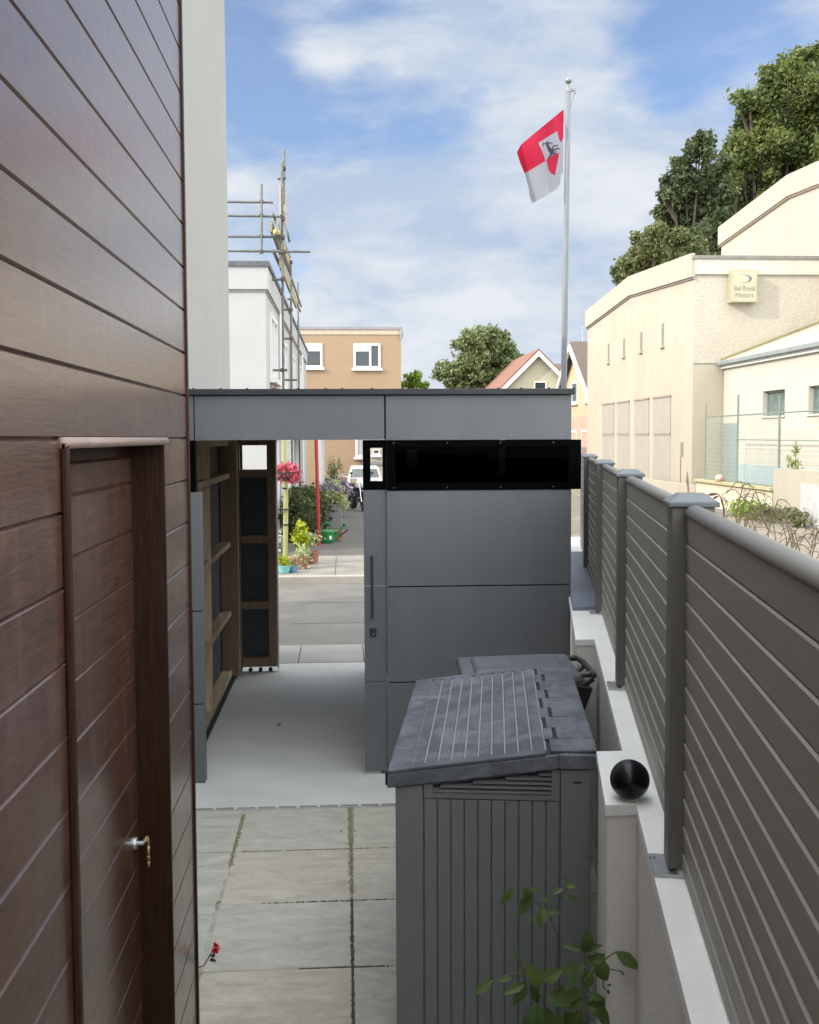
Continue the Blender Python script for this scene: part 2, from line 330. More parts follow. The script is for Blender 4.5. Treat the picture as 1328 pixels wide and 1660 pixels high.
# ground to the horizon
mb = MB(); xs = [-600, -60, -20, -5, 0, 2, 3.2, 3.8, 4.4, 5, 5.6, 6.4, 10, 20, 60, 600]; ys = [-300, -20, 0, 5, 6, 7, 8, 12, 16, 20, 30, 45, 62, 100, 200, 900]
mb.add([(x, y, gz(x, y)-.05) for y in ys for x in xs], [(j*16+i, j*16+i+1, (j+1)*16+i+1, (j+1)*16+i) for j in range(15) for i in range(15)])
mb.build('ground', m_yard, kind='structure')

# sandstone slabs, .6 m, laid in a mortar bed
def paving_material():
    m = bpy.data.materials.new('riven_sandstone'); m.use_nodes = True; t = m.node_tree; n = t.nodes; l = t.links; b = n['Principled BSDF']
    b.inputs['Roughness'].default_value = .75
    at = n.new('ShaderNodeAttribute'); at.attribute_name = 'slab'
    tcn = n.new('ShaderNodeTexCoord'); ad = n.new('ShaderNodeVectorMath'); ad.operation = 'ADD'
    ml = n.new('ShaderNodeVectorMath'); ml.operation = 'SCALE'; ml.inputs['Scale'].default_value = 37; l.new(at.outputs['Color'], ml.inputs[0])
    l.new(tcn.outputs['Object'], ad.inputs[0]); l.new(ml.outputs[0], ad.inputs[1])
    mp = n.new('ShaderNodeMapping'); mp.inputs['Rotation'].default_value = (0, 0, .55); mp.inputs['Scale'].default_value = (2.4, 5.5, 1); l.new(ad.outputs[0], mp.inputs[0])
    ns = n.new('ShaderNodeTexNoise'); ns.inputs['Scale'].default_value = 2.6; ns.inputs['Detail'].default_value = 12; ns.inputs['Roughness'].default_value = .68; ns.inputs['Distortion'].default_value = .8; l.new(mp.outputs[0], ns.inputs[0])
    n2 = n.new('ShaderNodeTexNoise'); n2.inputs['Scale'].default_value = 5; n2.inputs['Roughness'].default_value = .75; n2.inputs['Detail'].default_value = 6; l.new(ad.outputs[0], n2.inputs[0])
    cr = n.new('ShaderNodeValToRGB'); e = cr.color_ramp.elements; e[0].position = .25; e[0].color = (.275, .275, .248, 1); e[1].position = .75; e[1].color = (.455, .45, .41, 1); l.new(ns.outputs[0], cr.inputs[0])
    tint = n.new('ShaderNodeValToRGB'); e = tint.color_ramp.elements; e[0].position = .1; e[0].color = (1.02, .99, .95, 1); e[1].position = .9; e[1].color = (1.0, 1.0, 1.0, 1); q = tint.color_ramp.elements.new(.5); q.color = (.96, 1.0, 1.0, 1); q = tint.color_ramp.elements.new(.75); q.color = (1.08, .96, .90, 1)
    sp = n.new('ShaderNodeSeparateColor'); l.new(at.outputs['Color'], sp.inputs[0]); l.new(sp.outputs[0], tint.inputs[0])
    mu = n.new('ShaderNodeMix'); mu.data_type = 'RGBA'; mu.blend_type = 'MULTIPLY'; mu.inputs[0].default_value = 1; l.new(cr.outputs[0], mu.inputs[6]); l.new(tint.outputs[0], mu.inputs[7])
    # dirt patches
    mr_ = n.new('ShaderNodeMapRange'); mr_.inputs[1].default_value = .56; mr_.inputs[2].default_value = .75; mr_.inputs[4].default_value = .6; l.new(n2.outputs[0], mr_.inputs[0])
    md = n.new('ShaderNodeMix'); md.data_type = 'RGBA'; l.new(mr_.outputs[0], md.inputs[0]); l.new(mu.outputs[2], md.inputs[6]); md.inputs[7].default_value = (.22, .225, .195, 1)
    l.new(md.outputs[2], b.inputs['Base Color'])
    bp = n.new('ShaderNodeBump'); bp.inputs['Strength'].default_value = .9; bp.inputs['Distance'].default_value = .02; l.new(ns.outputs[0], bp.inputs['Height']); l.new(bp.outputs[0], b.inputs['Normal'])
    return m
m_slab = paving_material()
m_mortar = mat('mortar_and_moss', (.17, .155, .12), .9, .2, 7, .5, 60, col2=(.42, .40, .35))
mb = MB(); rg = random.Random(4); tones = []
rows = [5.885-.605*k for k in range(13)]; colx = [-3.0, -2.4, -1.8, -1.2, -.6, 0.005, .61, 1.21]
for j in range(len(rows)-1):
    for i in range(len(colx)-1):
        g = .0030; x0, x1, y0, y1 = colx[i]+g, colx[i+1]-g, rows[j+1]+g, rows[j]-g
        if i == 4: x0 += .008
        if i == 5: x0 += .006
        dz = rg.uniform(-.001, .0015); jit = [rg.uniform(-.002, .002) for _ in range(8)]
        k = .004
        mb.add([(x0+jit[0], y0+jit[1], -.02), (x1+jit[2], y0+jit[3], -.02), (x1+jit[4], y1+jit[5], -.02), (x0+jit[6], y1+jit[7], -.02),
                (x0+jit[0], y0+jit[1], -.002+dz), (x1+jit[2], y0+jit[3], -.002+dz), (x1+jit[4], y1+jit[5], -.002+dz), (x0+jit[6], y1+jit[7], -.002+dz),
                (x0+k, y0+k, .001+dz), (x1-k, y0+k, .001+dz), (x1-k, y1-k, .001+dz), (x0+k, y1-k, .001+dz)],
               [(0, 1, 5, 4), (1, 2, 6, 5), (2, 3, 7, 6), (3, 0, 4, 7), (4, 5, 9, 8), (5, 6, 10, 9), (6, 7, 11, 10), (7, 4, 8, 11), (8, 9, 10, 11)])
        tones += [(rg.random(), rg.random(), rg.random())]*12
o = mb.build('sandstone_paving', m_slab, kind='structure', loc=(0, 0, 0))
ca = o.data.color_attributes.new('slab', 'FLOAT_COLOR', 'POINT'); ca.data.foreach_set('color', [c for t in tones for c in (*t, 1)])
sheet('mortar_bed', -3.1, 1.3, -1.4, 5.89, -.004, m_mortar, kind='structure')
MB().box(-3.2, 1.45, 5.925, 9.75, -.05, .004).build('concrete_floor', m_conc, kind='structure')
m_moss = mat('brown_moss', (.17, .15, .09), .95, .3, 30, .6, 80, col2=(.31, .27, .18)); m_moss_d = mat('dark_green_moss', (.075, .08, .06), .95, .3, 30, .6, 80)
def moss(xc, ya, yb, w, dens, m, seed, along='Y'):
    rgm = random.Random(seed); mb = MB(); n = int(abs(yb-ya)*dens)
    for k in range(n):
        t = ya+(yb-ya)*rgm.random(); o_ = rgm.gauss(0, w*.4); x, y = (xc+o_, t) if along == 'Y' else (t, xc+o_); r0 = rgm.uniform(.0015, .0055); h = rgm.uniform(.0012, .003); q = rgm.randint(5, 7); ph = rgm.random()*6
        ring = [(x+r0*rgm.uniform(.6, 1.3)*math.cos(ph+j*2*math.pi/q), y+r0*rgm.uniform(.6, 1.5)*math.sin(ph+j*2*math.pi/q)) for j in range(q)]
        mb.add([(a_, b_, -.003) for a_, b_ in ring]+[(x+(a_-x)*.6, y+(b_-y)*.6, .001+h) for a_, b_ in ring], [(j, (j+1) % q, q+(j+1) % q, q+j) for j in range(q)]+[tuple(range(q, 2*q))])
    return mb.build('joint_moss', m, kind='stuff')
moss(.008, 5.88, 5.30, .020, 1300, m_moss, 1); moss(.008, 5.3, 4.75, .020, 500, m_moss, 2); moss(.008, 4.7, 3.3, .007, 420, m_moss_d, 3)
moss(-.588, 5.82, 5.10, .012, 520, m_moss, 4); moss(5.28, -.55, .2, .004, 420, m_moss, 5, 'X'); moss(4.675, -.4, .2, .003, 160, m_moss_d, 6, 'X'); moss(4.07, -.2, .15, .004, 700, m_moss_d, 7, 'X')
# slotted channel drain between slabs and concrete
rg = random.Random(2)
dr = empty('channel_drain', (-.2, 5.905, 0), 'thin slotted metal drain channel between stone slabs and concrete floor', 'drain')
MB().box(-1.6, 1.2, 5.89, 5.922, -.05, -.003).build('channel', m_dark, dr)
mb = MB()
mb.box(-1.6, 1.2, 5.888, 5.893, -.02, .005).box(-1.6, 1.2, 5.9205, 5.924, -.02, .005)
for k in range(24): mb.box(-1.6+k*.118, -1.6+k*.118+.016, 5.892, 5.921, -.02, .004)
mb.build('grate', mat('pale_grate', (.45, .45, .45), .6), dr)
mb = MB()
for k in range(-3, 4):
    mb.box(-.16+k*.62-.31+.004, -.16+k*.62+.306, 9.76, 10.60, -.03, .006)
mb.build('threshold_paving', mat('pale_threshold_slab', (.25, .24, .22), .85, .12, 2, .3, 60), kind='structure')
sheet('road', -60, 3.0, 10.62, 15.2, -.006, m_road, 1, 2)
mb = MB(); mb.box(-60, 3.0, 15.2, 15.36, -.06, .10); mb.build('kerb', m_kerb, kind='structure', bevel=.015)
mb = MB(); mb.box(-60, 3.0, 15.36, 18.0, -.06, .085); mb.build('pavement', mat('pale_pavement', (.15, .14, .12), .9, .15, 2, .4, 60, col2=(.24, .225, .195)), kind='structure')
sheet('path', -1.45, 3.0, 18.0, 60, .03, m_path, 1, 30)
mb = MB()   # channel joint that splits the path
for k in range(30): 
    y0 = 15.45+k*1.2; mb.add([(-.19, y0, gz(0, y0)+(.0905 if y0 < 17 else .036)), (-.178, y0, gz(0, y0)+(.0905 if y0 < 17 else .036)), (-.178, y0+1.2, gz(0, y0+1.2)+(.0905 if y0 < 16.7 else .036)), (-.19, y0+1.2, gz(0, y0+1.2)+(.0905 if y0 < 16.7 else .036))], [(0, 1, 2, 3)])
mb.build('path_joint', mat('joint_grime', (.10, .09, .08), .9), kind='structure')
# repair seams in the road
mb = MB()
for y in (11.9, 13.4): mb.box(-.62, 2.4, y, y+.03, -.01, -.003)
mb.build('road_seams', mat('tar_seam', (.10, .09, .08), .8), kind='structure')

# ------------------------------------------------------------------ timber clad house on the left
def wood_material(name, along='Y', dark=1.0, coat=1.0):
    m = bpy.data.materials.new(name); m.use_nodes = True; t = m.node_tree; n = t.nodes; l = t.links; b = n['Principled BSDF']
    b.inputs['Roughness'].default_value = .36; b.inputs['Specular IOR Level'].default_value = .3 if coat > .5 else .12; b.inputs['Coat Weight'].default_value = coat; b.inputs['Coat Roughness'].default_value = .2
    tcn = n.new('ShaderNodeTexCoord'); mp = n.new('ShaderNodeMapping'); mp.inputs['Scale'].default_value = (1, 2.4, 30) if along == 'Y' else (30, 30, 2.4); l.new(tcn.outputs['Object'], mp.inputs[0])
    at = n.new('ShaderNodeAttribute'); at.attribute_name = 'plank'; ml = n.new('ShaderNodeVectorMath'); ml.operation = 'SCALE'; ml.inputs['Scale'].default_value = 53; l.new(at.outputs['Color'], ml.inputs[0])
    ad = n.new('ShaderNodeVectorMath'); ad.operation = 'ADD'; l.new(mp.outputs[0], ad.inputs[0]); l.new(ml.outputs[0], ad.inputs[1])
    ns = n.new('ShaderNodeTexNoise'); ns.inputs['Scale'].default_value = 1.5; ns.inputs['Detail'].default_value = 7; ns.inputs['Roughness'].default_value = .6; ns.inputs['Distortion'].default_value = 2.2; l.new(ad.outputs[0], ns.inputs[0])
    wv = n.new('ShaderNodeTexNoise'); wv.inputs['Scale'].default_value = 6; wv.inputs['Detail'].default_value = 8; wv.inputs['Roughness'].default_value = .7; l.new(ad.outputs[0], wv.inputs[0])
    cr = n.new('ShaderNodeValToRGB'); e = cr.color_ramp.elements; e[0].position = .3; e[0].color = (.038*dark, .0138*dark, .0080*dark, 1); e[1].position = .72; e[1].color = (.082*dark, .0365*dark, .0220*dark, 1); l.new(ns.outputs[0], cr.inputs[0])
    # bleached, dusty streaks on the weathered stain
    n3 = n.new('ShaderNodeTexNoise'); n3.inputs['Scale'].default_value = 3.5; n3.inputs['Detail'].default_value = 7; n3.inputs['Distortion'].default_value = 1.2
    mp3 = n.new('ShaderNodeMapping'); mp3.inputs['Scale'].default_value = (1, 3.4, .8); l.new(tcn.outputs['Object'], mp3.inputs[0]); l.new(mp3.outputs[0], n3.inputs[0])
    mr_ = n.new('ShaderNodeMapRange'); mr_.inputs[1].default_value = .5; mr_.inputs[2].default_value = .78; mr_.inputs[4].default_value = .42; l.new(n3.outputs[0], mr_.inputs[0])
    mi = n.new('ShaderNodeMix'); mi.data_type = 'RGBA'; l.new(mr_.outputs[0], mi.inputs[0]); l.new(cr.outputs[0], mi.inputs[6]); mi.inputs[7].default_value = (.13, .07, .052, 1) if coat > .5 else (.035, .015, .010, 1)
    l.new(mi.outputs[2], b.inputs['Base Color'])
    mrr = n.new('ShaderNodeMapRange'); mrr.inputs[3].default_value = .28; mrr.inputs[4].default_value = .5; l.new(n3.outputs[0], mrr.inputs[0]); l.new(mrr.outputs[0], b.inputs['Roughness'])
    sm = n.new('ShaderNodeMath'); sm.operation = 'ADD'; l.new(ns.outputs[0], sm.inputs[0])
    s2 = n.new('ShaderNodeMath'); s2.operation = 'MULTIPLY'; s2.inputs[1].default_value = .35; l.new(wv.outputs[0], s2.inputs[0]); l.new(s2.outputs[0], sm.inputs[1])
    bp = n.new('ShaderNodeBump'); bp.inputs['Strength'].default_value = .42; bp.inputs['Distance'].default_value = .0035; l.new(sm.outputs[0], bp.inputs['Height']); l.new(bp.outputs[0], b.inputs['Normal'])
    MATS[name] = m; return m
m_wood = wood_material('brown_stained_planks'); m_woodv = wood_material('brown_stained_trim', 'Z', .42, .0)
XW, YE = -.486, 3.24
def planks(X, segs, pitch, z0, z1, phase, gw=.009, gd=.008, seed=0):
    """horizontal boards with V joints on the plane X; segs(zmid) gives the Y runs"""
    mb = MB(); tones = []; rg = random.Random(seed); k0 = math.ceil((z0-phase)/pitch)-1; z = phase+k0*pitch
    while z < z1:
        a, b = max(z, z0), min(z+pitch, z1); z += pitch
        if b-a < .012: continue
        t = (rg.random(), rg.random(), rg.random())
        for (ya, yb) in segs((a+b)/2):
            vs = []
            for yy in (ya, yb): vs += [(X-gd, yy, a), (X, yy, a+gw*.3), (X, yy, b-gw*.7), (X-gd, yy, b)]
            mb.add(vs, [(0, 4, 5, 1), (1, 5, 6, 2), (2, 6, 7, 3), (4, 7, 6, 5), (0, 1, 2, 3)]); tones += [t]*8
    return mb, tones
def colour_attr(o, tones, name='plank'):
    c = o.data.color_attributes.new(name, 'FLOAT_COLOR', 'POINT'); c.data.foreach_set('color', [q for t in tones for q in (*t, 1)])
hs = empty('timber_clad_house', (-3, 1, 0), 'tall house side clad in dark brown horizontal planks with recessed door', 'house')
D0, D1, DT = 1.85, 2.83, 2.095
mb, tn = planks(XW, lambda z: [(-4, YE)] if z > DT+.01 else [(-4, D0-.02), (D1+.0135, YE)], .1285, 0, 4.05, 2.112, seed=3)
o = mb.build('plank_cladding', m_wood, hs); colour_attr(o, tn)
MB().box(-6, XW-.0095, -4, 3.2, DT, 4.05).box(-6, XW-.0095, -4, D0-.02, 0, DT).box(-6, XW-.0095, D1+.012, 3.2, 0, DT).build('wall', mat('brown_backing_wall', (.05, .022, .015), .7), hs)
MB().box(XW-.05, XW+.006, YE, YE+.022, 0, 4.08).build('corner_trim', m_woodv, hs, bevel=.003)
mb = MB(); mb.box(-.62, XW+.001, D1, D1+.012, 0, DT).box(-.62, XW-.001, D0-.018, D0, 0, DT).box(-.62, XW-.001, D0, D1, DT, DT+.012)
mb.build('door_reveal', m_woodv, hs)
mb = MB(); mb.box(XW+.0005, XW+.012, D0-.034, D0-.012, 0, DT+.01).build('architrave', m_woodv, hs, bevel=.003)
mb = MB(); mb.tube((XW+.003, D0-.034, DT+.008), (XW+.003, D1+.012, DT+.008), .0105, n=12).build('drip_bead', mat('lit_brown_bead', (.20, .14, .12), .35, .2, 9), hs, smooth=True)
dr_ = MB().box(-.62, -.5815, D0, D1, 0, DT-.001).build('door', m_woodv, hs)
mb, tn = planks(-.572, lambda z: [(D0, D1-.002)], .1295, .01, 2.063, 1.995, seed=8); o = mb.build('door_boards', m_wood, dr_); colour_attr(o, tn)
kn = on(220, 1367, 'X', -.57)
mb = MB(); mb.tube((-.572, kn.y, kn.z), (-.566, kn.y, kn.z), .017, .016, 20).tube((-.566, kn.y, kn.z), (-.548, kn.y, kn.z), .006, n=10)
mb.build('lock_rose', m_steel, dr_, smooth=False)
mb = MB(); mb.path([(-.55, kn.y, kn.z), (-.545, kn.y+.008, kn.z+.006), (-.545, kn.y+.03, kn.z+.004), (-.543, kn.y+.034, kn.z-.02), (-.543, kn.y+.029, kn.z-.045), (-.543, kn.y+.034, kn.z-.062), (-.543, kn.y+.028, kn.z-.078)], [.005, .006, .005, .0045, .005, .0055, .003])
mb.build('handle', m_brass, dr_, smooth=True)

# white rendered flank of the neighbouring house
wh = empty('white_rendered_house', (-4, 7, 0), 'tall windowless pale grey rendered house flank behind the brown planks', 'house')
MB().box(-8, -1.15, 3.3, 10.58, 0, 6.55).build('wall', m_stucco, wh)
MB().box(-8.1, -1.10, 3.25, 10.62, 6.55, 6.64).build('roof', m_roofedge, wh)

# ------------------------------------------------------------------ grey panel store with a passage through it
GY = 6.444
ga = empty('panelled_bike_store', (.2, 7.9, 0), 'dark grey panelled flat roofed store with open passage and black window strip', 'shed')
def rivets(par, pts, y, m):
    for x, z in pts:
        mb = MB(); mb.add([(x+.0065*math.cos(t*math.pi/4), y-.0005, z+.0065*math.sin(t*math.pi/4)) for t in range(8)]+[(x+.004*math.cos(t*math.pi/4), y-.003, z+.004*math.sin(t*math.pi/4)) for t in range(8)], [(i, (i+1) % 8, 8+(i+1) % 8, 8+i) for i in range(8)]+[tuple(range(8, 16))]); mb.build('rivet', m, par)
def gpanel(name, x0, x1, z0, z1, y=GY, th=.012, m=m_panel, riv=True, par=None, nx=3):
    mb = MB(); mb.box(x0, x1, y, y+th, z0, z1); par = par or ga
    o = mb.build(name, m, par, bevel=.0012)
    if riv:
        e = .028; xs_ = [x0+e+(x1-x0-2*e)*k/(nx-1) for k in range(nx)] if nx > 1 else [x0+e]
        rivets(o, [(x, z) for x in xs_ for z in (z0+e*.8, z1-e*.8)], y, mat('rivet_grey', (.12, .13, .15), .35))
    return o
gpanel('fascia_panel', -.985, -.924, 2.097, 2.366, nx=1)
gpanel('fascia_panel', -.917, .232, 2.097, 2.366, nx=3)
gpanel('fascia_panel', .243, 1.393, 2.093, 2.366, nx=4)
MB().box(-1.02, 1.41, GY-.028, 9.62, 2.370, 2.407).build('roof', m_roofedge, ga, bevel=.004)
mb = MB(); rg = random.Random(5)
for k in range(16): x = -.93+k*.155+rg.uniform(-.03, .03); MB().box(x, x+.012, GY-.031, GY-.01, 2.4075, 2.4115).build('roof_clip', m_dark, ga)
MB().box(-.98, 1.385, GY+.022, 9.55, 2.12, 2.368).build('roof_deck', m_timber_d, ga)
MB().box(-.98, 1.385, GY+.0135, GY+.0205, 2.10, 2.368).build('fascia_joint_shade', m_dark, ga)  # dark strip added behind the panels so their joints read as shaded
gpanel('wall_panel', .245, 1.395, 1.190, 1.783, nx=4); gpanel('wall_panel', .245, 1.395, .590, 1.182, nx=3); gpanel('wall_panel', .245, 1.395, .03, .582, nx=3)
# left post
for z0, z1 in ((.0, .49), (.498, 1.06), (1.068, 1.785)): gpanel('post_panel', -.965, -.878, z0, z1, y=6.36, th=.09, riv=False)
MB().box(-.99, -.905, 6.372, 6.45, 1.788, 2.094).build('post_glazing', m_black, ga)
# smoked strip window, its frame and pane
fr_ = MB().box(.245, 1.45, GY-.006, GY+.004, 2.052, 2.092).box(.245, 1.45, GY-.006, GY+.004, 1.784, 1.828).box(.245, .30, GY-.006, GY+.004, 1.828, 2.052).box(1.375, 1.45, GY-.006, GY+.004, 1.828, 2.052).box(1.397, 1.455, GY-.003, 9.2, 1.784, 2.092)
fo = fr_.build('window_strip', m_black, ga)
MB().box(.30, 1.375, GY-.001, GY+.003, 1.828, 2.052).build('pane', g_smoke, fo)
rivets(fo, [(x, z) for x in (.29, .62, .95, 1.28) for z in (1.80, 2.075)], GY-.006, mat('black_rivet', (.02, .02, .025), .3))
# inner store box
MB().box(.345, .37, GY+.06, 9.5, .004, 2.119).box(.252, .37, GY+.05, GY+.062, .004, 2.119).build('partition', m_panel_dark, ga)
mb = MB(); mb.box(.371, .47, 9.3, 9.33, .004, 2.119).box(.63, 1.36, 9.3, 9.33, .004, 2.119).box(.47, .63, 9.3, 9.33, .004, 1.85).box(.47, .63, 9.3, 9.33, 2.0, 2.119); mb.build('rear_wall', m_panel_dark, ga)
mb = MB(); mb.box(1.365, 1.394, GY+.013, 9.5, .03, 1.783).box(1.365, 1.394, GY+.013, 9.5, 2.093, 2.367); mb.build('side_wall', m_panel, ga)
# sliding door leaf behind the wall panels
sd = MB().box(.103, .24, GY+.016, GY+.045, .02, .585).box(.103, .24, GY+.016, GY+.045, .591, 1.187).box(.103, .24, GY+.016, GY+.045, 1.193, 1.788).build('sliding_door', m_panel, ga, bevel=.001)
mb = MB(); y0, y1 = GY+.012, GY+.045
mb.box(.100, .147, y0, y1, 1.789, 2.095).box(.222, .2445, y0, y1, 1.789, 2.095).box(.147, .222, y0, y1, 2.046, 2.095).box(.147, .222, y0, y1, 1.789, 1.842); wf = mb.build('window_frame', m_black, sd)
MB().box(.147, .222, y0+.01, y0+.013, 1.842, 2.046).build('pane', g_clear, wf)
mb = MB(); mb.path([(.152, GY+.02, 1.375), (.152, GY-.022, 1.37), (.152, GY-.022, 1.01), (.152, GY+.02, 1.005)], .008, 10); mb.build('handle', m_panel_dark, sd)
mb = MB(); mb.box(.137, .177, GY+.008, GY+.017, .875, .932); lk = mb.build('lock_plate', mat('dark_lock', (.02, .02, .022), .4), sd)
mb = MB(); mb.box(.134, .180, GY+.004, GY+.012, .928, .934).tube((.160, GY+.009, .915), (.160, GY+.003, .915), .005, n=8).tube((.158, GY+.009, .890), (.158, GY+.003, .890), .007, n=8); mb.build('keyhole', m_chrome, lk)
rivets(sd, [(.118, z) for z in (.04, .565, .61, 1.168, 1.21, 1.77)], GY+.0155, MATS['rivet_grey'])
MB().box(.09, .20, GY+.02, GY+.06, .004, .02).build('floor_track', m_steel, ga)

# inner left stud wall of the passage
MB().box(-1.135, -1.10, GY+.1, 9.55, .03, 2.119).build('outer_cladding', m_felt, ga)
sw = MB()
for z in (1.785, 1.19, .59, .065, 2.07): sw.box(-1.099, -1.012, GY+.1, 9.5, z-.022, z+.022)
rl = sw.build('stud_rail', m_timber_h, ga, bevel=.002)
for y, w, m in ((6.62, .05, m_timber), (7.02, .045, m_timber_d), (7.78, .045, m_timber), (9.15, .09, m_timber_d), (9.38, .10, m_timber_d)): MB().box(-1.098, -1.009+(.06 if y > 9 else 0), y, y+w, .03, 2.118).build('stud', m, ga, bevel=.002)
MB().box(-1.01, -.985, GY+.1, 9.5, .004, .03).build('sole_strip', m_dark, ga)
# open leaf at the far end, hinged on the left
rd = MB()
xl0, xl1 = -1.03, -.635; Y0 = 9.41
rd.box(xl0, xl0+.075, Y0, Y0+.05, .05, 2.11).box(xl1-.075, xl1, Y0, Y0+.05, .05, 2.11)
for z0, z1 in ((2.045, 2.11), (1.76, 1.83), (1.17, 1.24), (.575, .645), (.05, .135)): rd.box(xl0+.075, xl1-.075, Y0, Y0+.05, z0, z1)
rf = rd.build('rear_door', m_timber_d, ga, bevel=.002)
MB().box(xl0, xl1+.012, Y0+.051, Y0+.066, .05, 1.76).box(xl0, xl0+.1, Y0+.051, Y0+.066, 1.76, 2.11).build('door_board', m_felt, rf)
mb = MB()
for k in range(4): MB().tube((xl0+.06+k*.09, Y0+.01, .022), (xl0+.06+k*.09, Y0+.04, .022), .018, n=12).build('castor', m_dark, rf)
MB().box(xl1, xl1+.012, Y0, Y0+.05, .03, 2.11).build('edge_strip', m_steel, rf)

# ------------------------------------------------------------------ low boundary wall with piers
FL = lambda Y: .315+.192*Y            # fence face line
CL = lambda Y: .258+.189*Y            # wall face line
ZC = 1.11
bw = empty('boundary_wall', (CL(4)+.1, 4, 0), 'low pale grey rendered wall with white coping and two short piers under the fence', 'wall')
def strip(mb, fl, fr, ya, yb, z0, z1):
    mb.hexa([(fl(ya), ya, z0), (fr(ya), ya, z0), (fr(yb), yb, z0), (fl(yb), yb, z0), (fl(ya), ya, z1), (fr(ya), ya, z1), (fr(yb), yb, z1), (fl(yb), yb, z1)])
mb = MB(); strip(mb, lambda y: CL(y)+.004, lambda y: FL(y)+.12, -1, 10.3, 0, ZC-.03)
strip(mb, lambda y: CL(y)-.078, lambda y: CL(y)+.02, 2.762, 3.236, 0, ZC-.03)
strip(mb, lambda y: CL(y)-.088, lambda y: CL(y)+.02, 5.072, 5.9, 0, ZC-.03)
mb.build('rendered_face', m_wallp, bw)
mb = MB()
strip(mb, CL, lambda y: FL(y)+.13, -1, 2.757, ZC-.03, ZC)
strip(mb, lambda y: CL(y)-.084, lambda y: FL(y)+.13, 2.757, 3.241, ZC-.03, ZC)
strip(mb, CL, lambda y: FL(y)+.13, 3.241, 5.067, ZC-.03, ZC)
strip(mb, lambda y: CL(y)-.094, lambda y: FL(y)+.13, 5.067, 10.3, ZC-.03, ZC)
mb.build('coping', m_cop, bw)
mb = MB(); strip(mb, lambda y: CL(y)-.085, lambda y: FL(y)-.002, 5.92, 8.8, ZC+.003, ZC+.022); mb.build('metal_cover', m_zinc, bw)

# black ball on the pier
bc = on(1021, 1268, 'Y', 2.80)
bl = empty('ball_finial', (bc.x, 2.80, ZC), 'glossy black ball sitting on the near wall pier beside the fence', 'ball')
MB().ball((bc.x, 2.80, ZC+.0555), .054, 48).build('ball', m_ballm, bl, smooth=True)
MB().lathe((bc.x, 2.80, ZC), [(0, .0005), (.026, .0005), (.024, .006), (0, .007)], 20).build('mortar_ring', m_kerb, bl)

# ------------------------------------------------------------------ slatted fence
fe = empty('slatted_fence', (FL(4), 4, ZC), 'dark grey horizontal slatted fence with capped posts standing on the low wall', 'fence')
dirv = Vector((.192, 1, 0)).normalized(); rzf = -math.atan(.192)
PY = [.52, 2.335, 4.08, 5.83, 7.76, 9.6]
pitch = .0642
for i in range(len(PY)-1):
    ya, yb = PY[i]+.045, PY[i+1]-.045
    mb = MB(); z = 1.930; prof = [(0.0045, 1.945), (.0045, 1.934)]
    # face profile from top down: each slat slightly lapped, a narrow up-facing ledge at its head
    while z > ZC+.02:
        prof += [(.0, z)]; q = z-pitch
        if q > ZC+.03: prof += [(.0042, q+.0058), (.011, q+.0058), (.011, q+.0030), (.0035, q+.0026)]
        z -= pitch
    n = len(prof); pts = prof+[(0, ZC+.014), (.034, ZC+.014), (.034, 1.945)]; n = len(pts)
    vs = [(FL(y)+a, y, zz_) for y in (ya, yb) for a, zz_ in pts]
    mb.add(vs, [(k, (k+1) % n, n+(k+1) % n, n+k) for k in range(n)]+[tuple(range(n-1, -1, -1)), tuple(range(n, 2*n))])
    so = mb.build('slat_panel', m_fence, fe)
    mb = MB(); c = .018; m_ = 14; ring = [(c+.0225*math.cos(R_(-15+210*k/m_)), 1.938+.019*math.sin(R_(-15+210*k/m_))) for k in range(m_+1)]
    vs = [(FL(y)+a, y, zz_) for y in (ya, yb) for a, zz_ in ring]; q = len(ring)
    mb.add(vs, [(k, (k+1) % q, q+(k+1) % q, q+k) for k in range(q)]+[tuple(range(q-1, -1, -1)), tuple(range(q, 2*q))])
    mb.build('top_rail', mat('fence_rail_composite', (.17, .163, .146), .5, .04, 3), fe, smooth=True)
def box_r(mb, c, hx, hy, z0, z1, tx=0):
    ca, sa = math.cos(rzf), math.sin(rzf); P = []
    for z, e in ((z0, 0), (z1, tx)):
        for a, b in ((-hx+e, -hy+e), (hx-e, -hy+e), (hx-e, hy-e), (-hx+e, hy-e)): P.append((c[0]+a*ca-b*sa, c[1]+a*sa+b*ca, z))
    mb.hexa(P)
for k, y in enumerate(PY[1:5]):
    c = (FL(y)+.017, y)
    mb = MB(); box_r(mb, c, .047, .045, ZC+.012, 1.952); po = mb.build('post', mat('dark_post_composite', (.125, .122, .114), .45, .06, 5), fe, bevel=.003)
    mb = MB(); box_r(mb, c, .056, .054, 1.9521, 1.963); box_r(mb, c, .055, .053, 1.9631, 1.981, .026); mb.build('cap', m_cap, po, bevel=.002)
    mb = MB(); box_r(mb, (c[0]-.018, c[1]), .062, .06, ZC+.001, ZC+.008); bp_ = mb.build('base_plate', m_steel, po)
    mb = MB(); mb.tube((c[0]-.03, c[1]-.052, ZC+.006), (c[0]-.03, c[1]-.052, ZC+.018), .009, n=6).tube((c[0]-.068, c[1]+.04, ZC+.006), (c[0]-.068, c[1]+.04, ZC+.014), .006, n=6); mb.build('bolt', m_steel, bp_)

# ------------------------------------------------------------------ storage box
ang = math.atan2(.141, .99)
sb = empty('storage_box', (.80, 3.273, 0), 'grey plastic garden storage box with grooved dark sloping lid, in front of the store', 'storage box', rz=-ang)
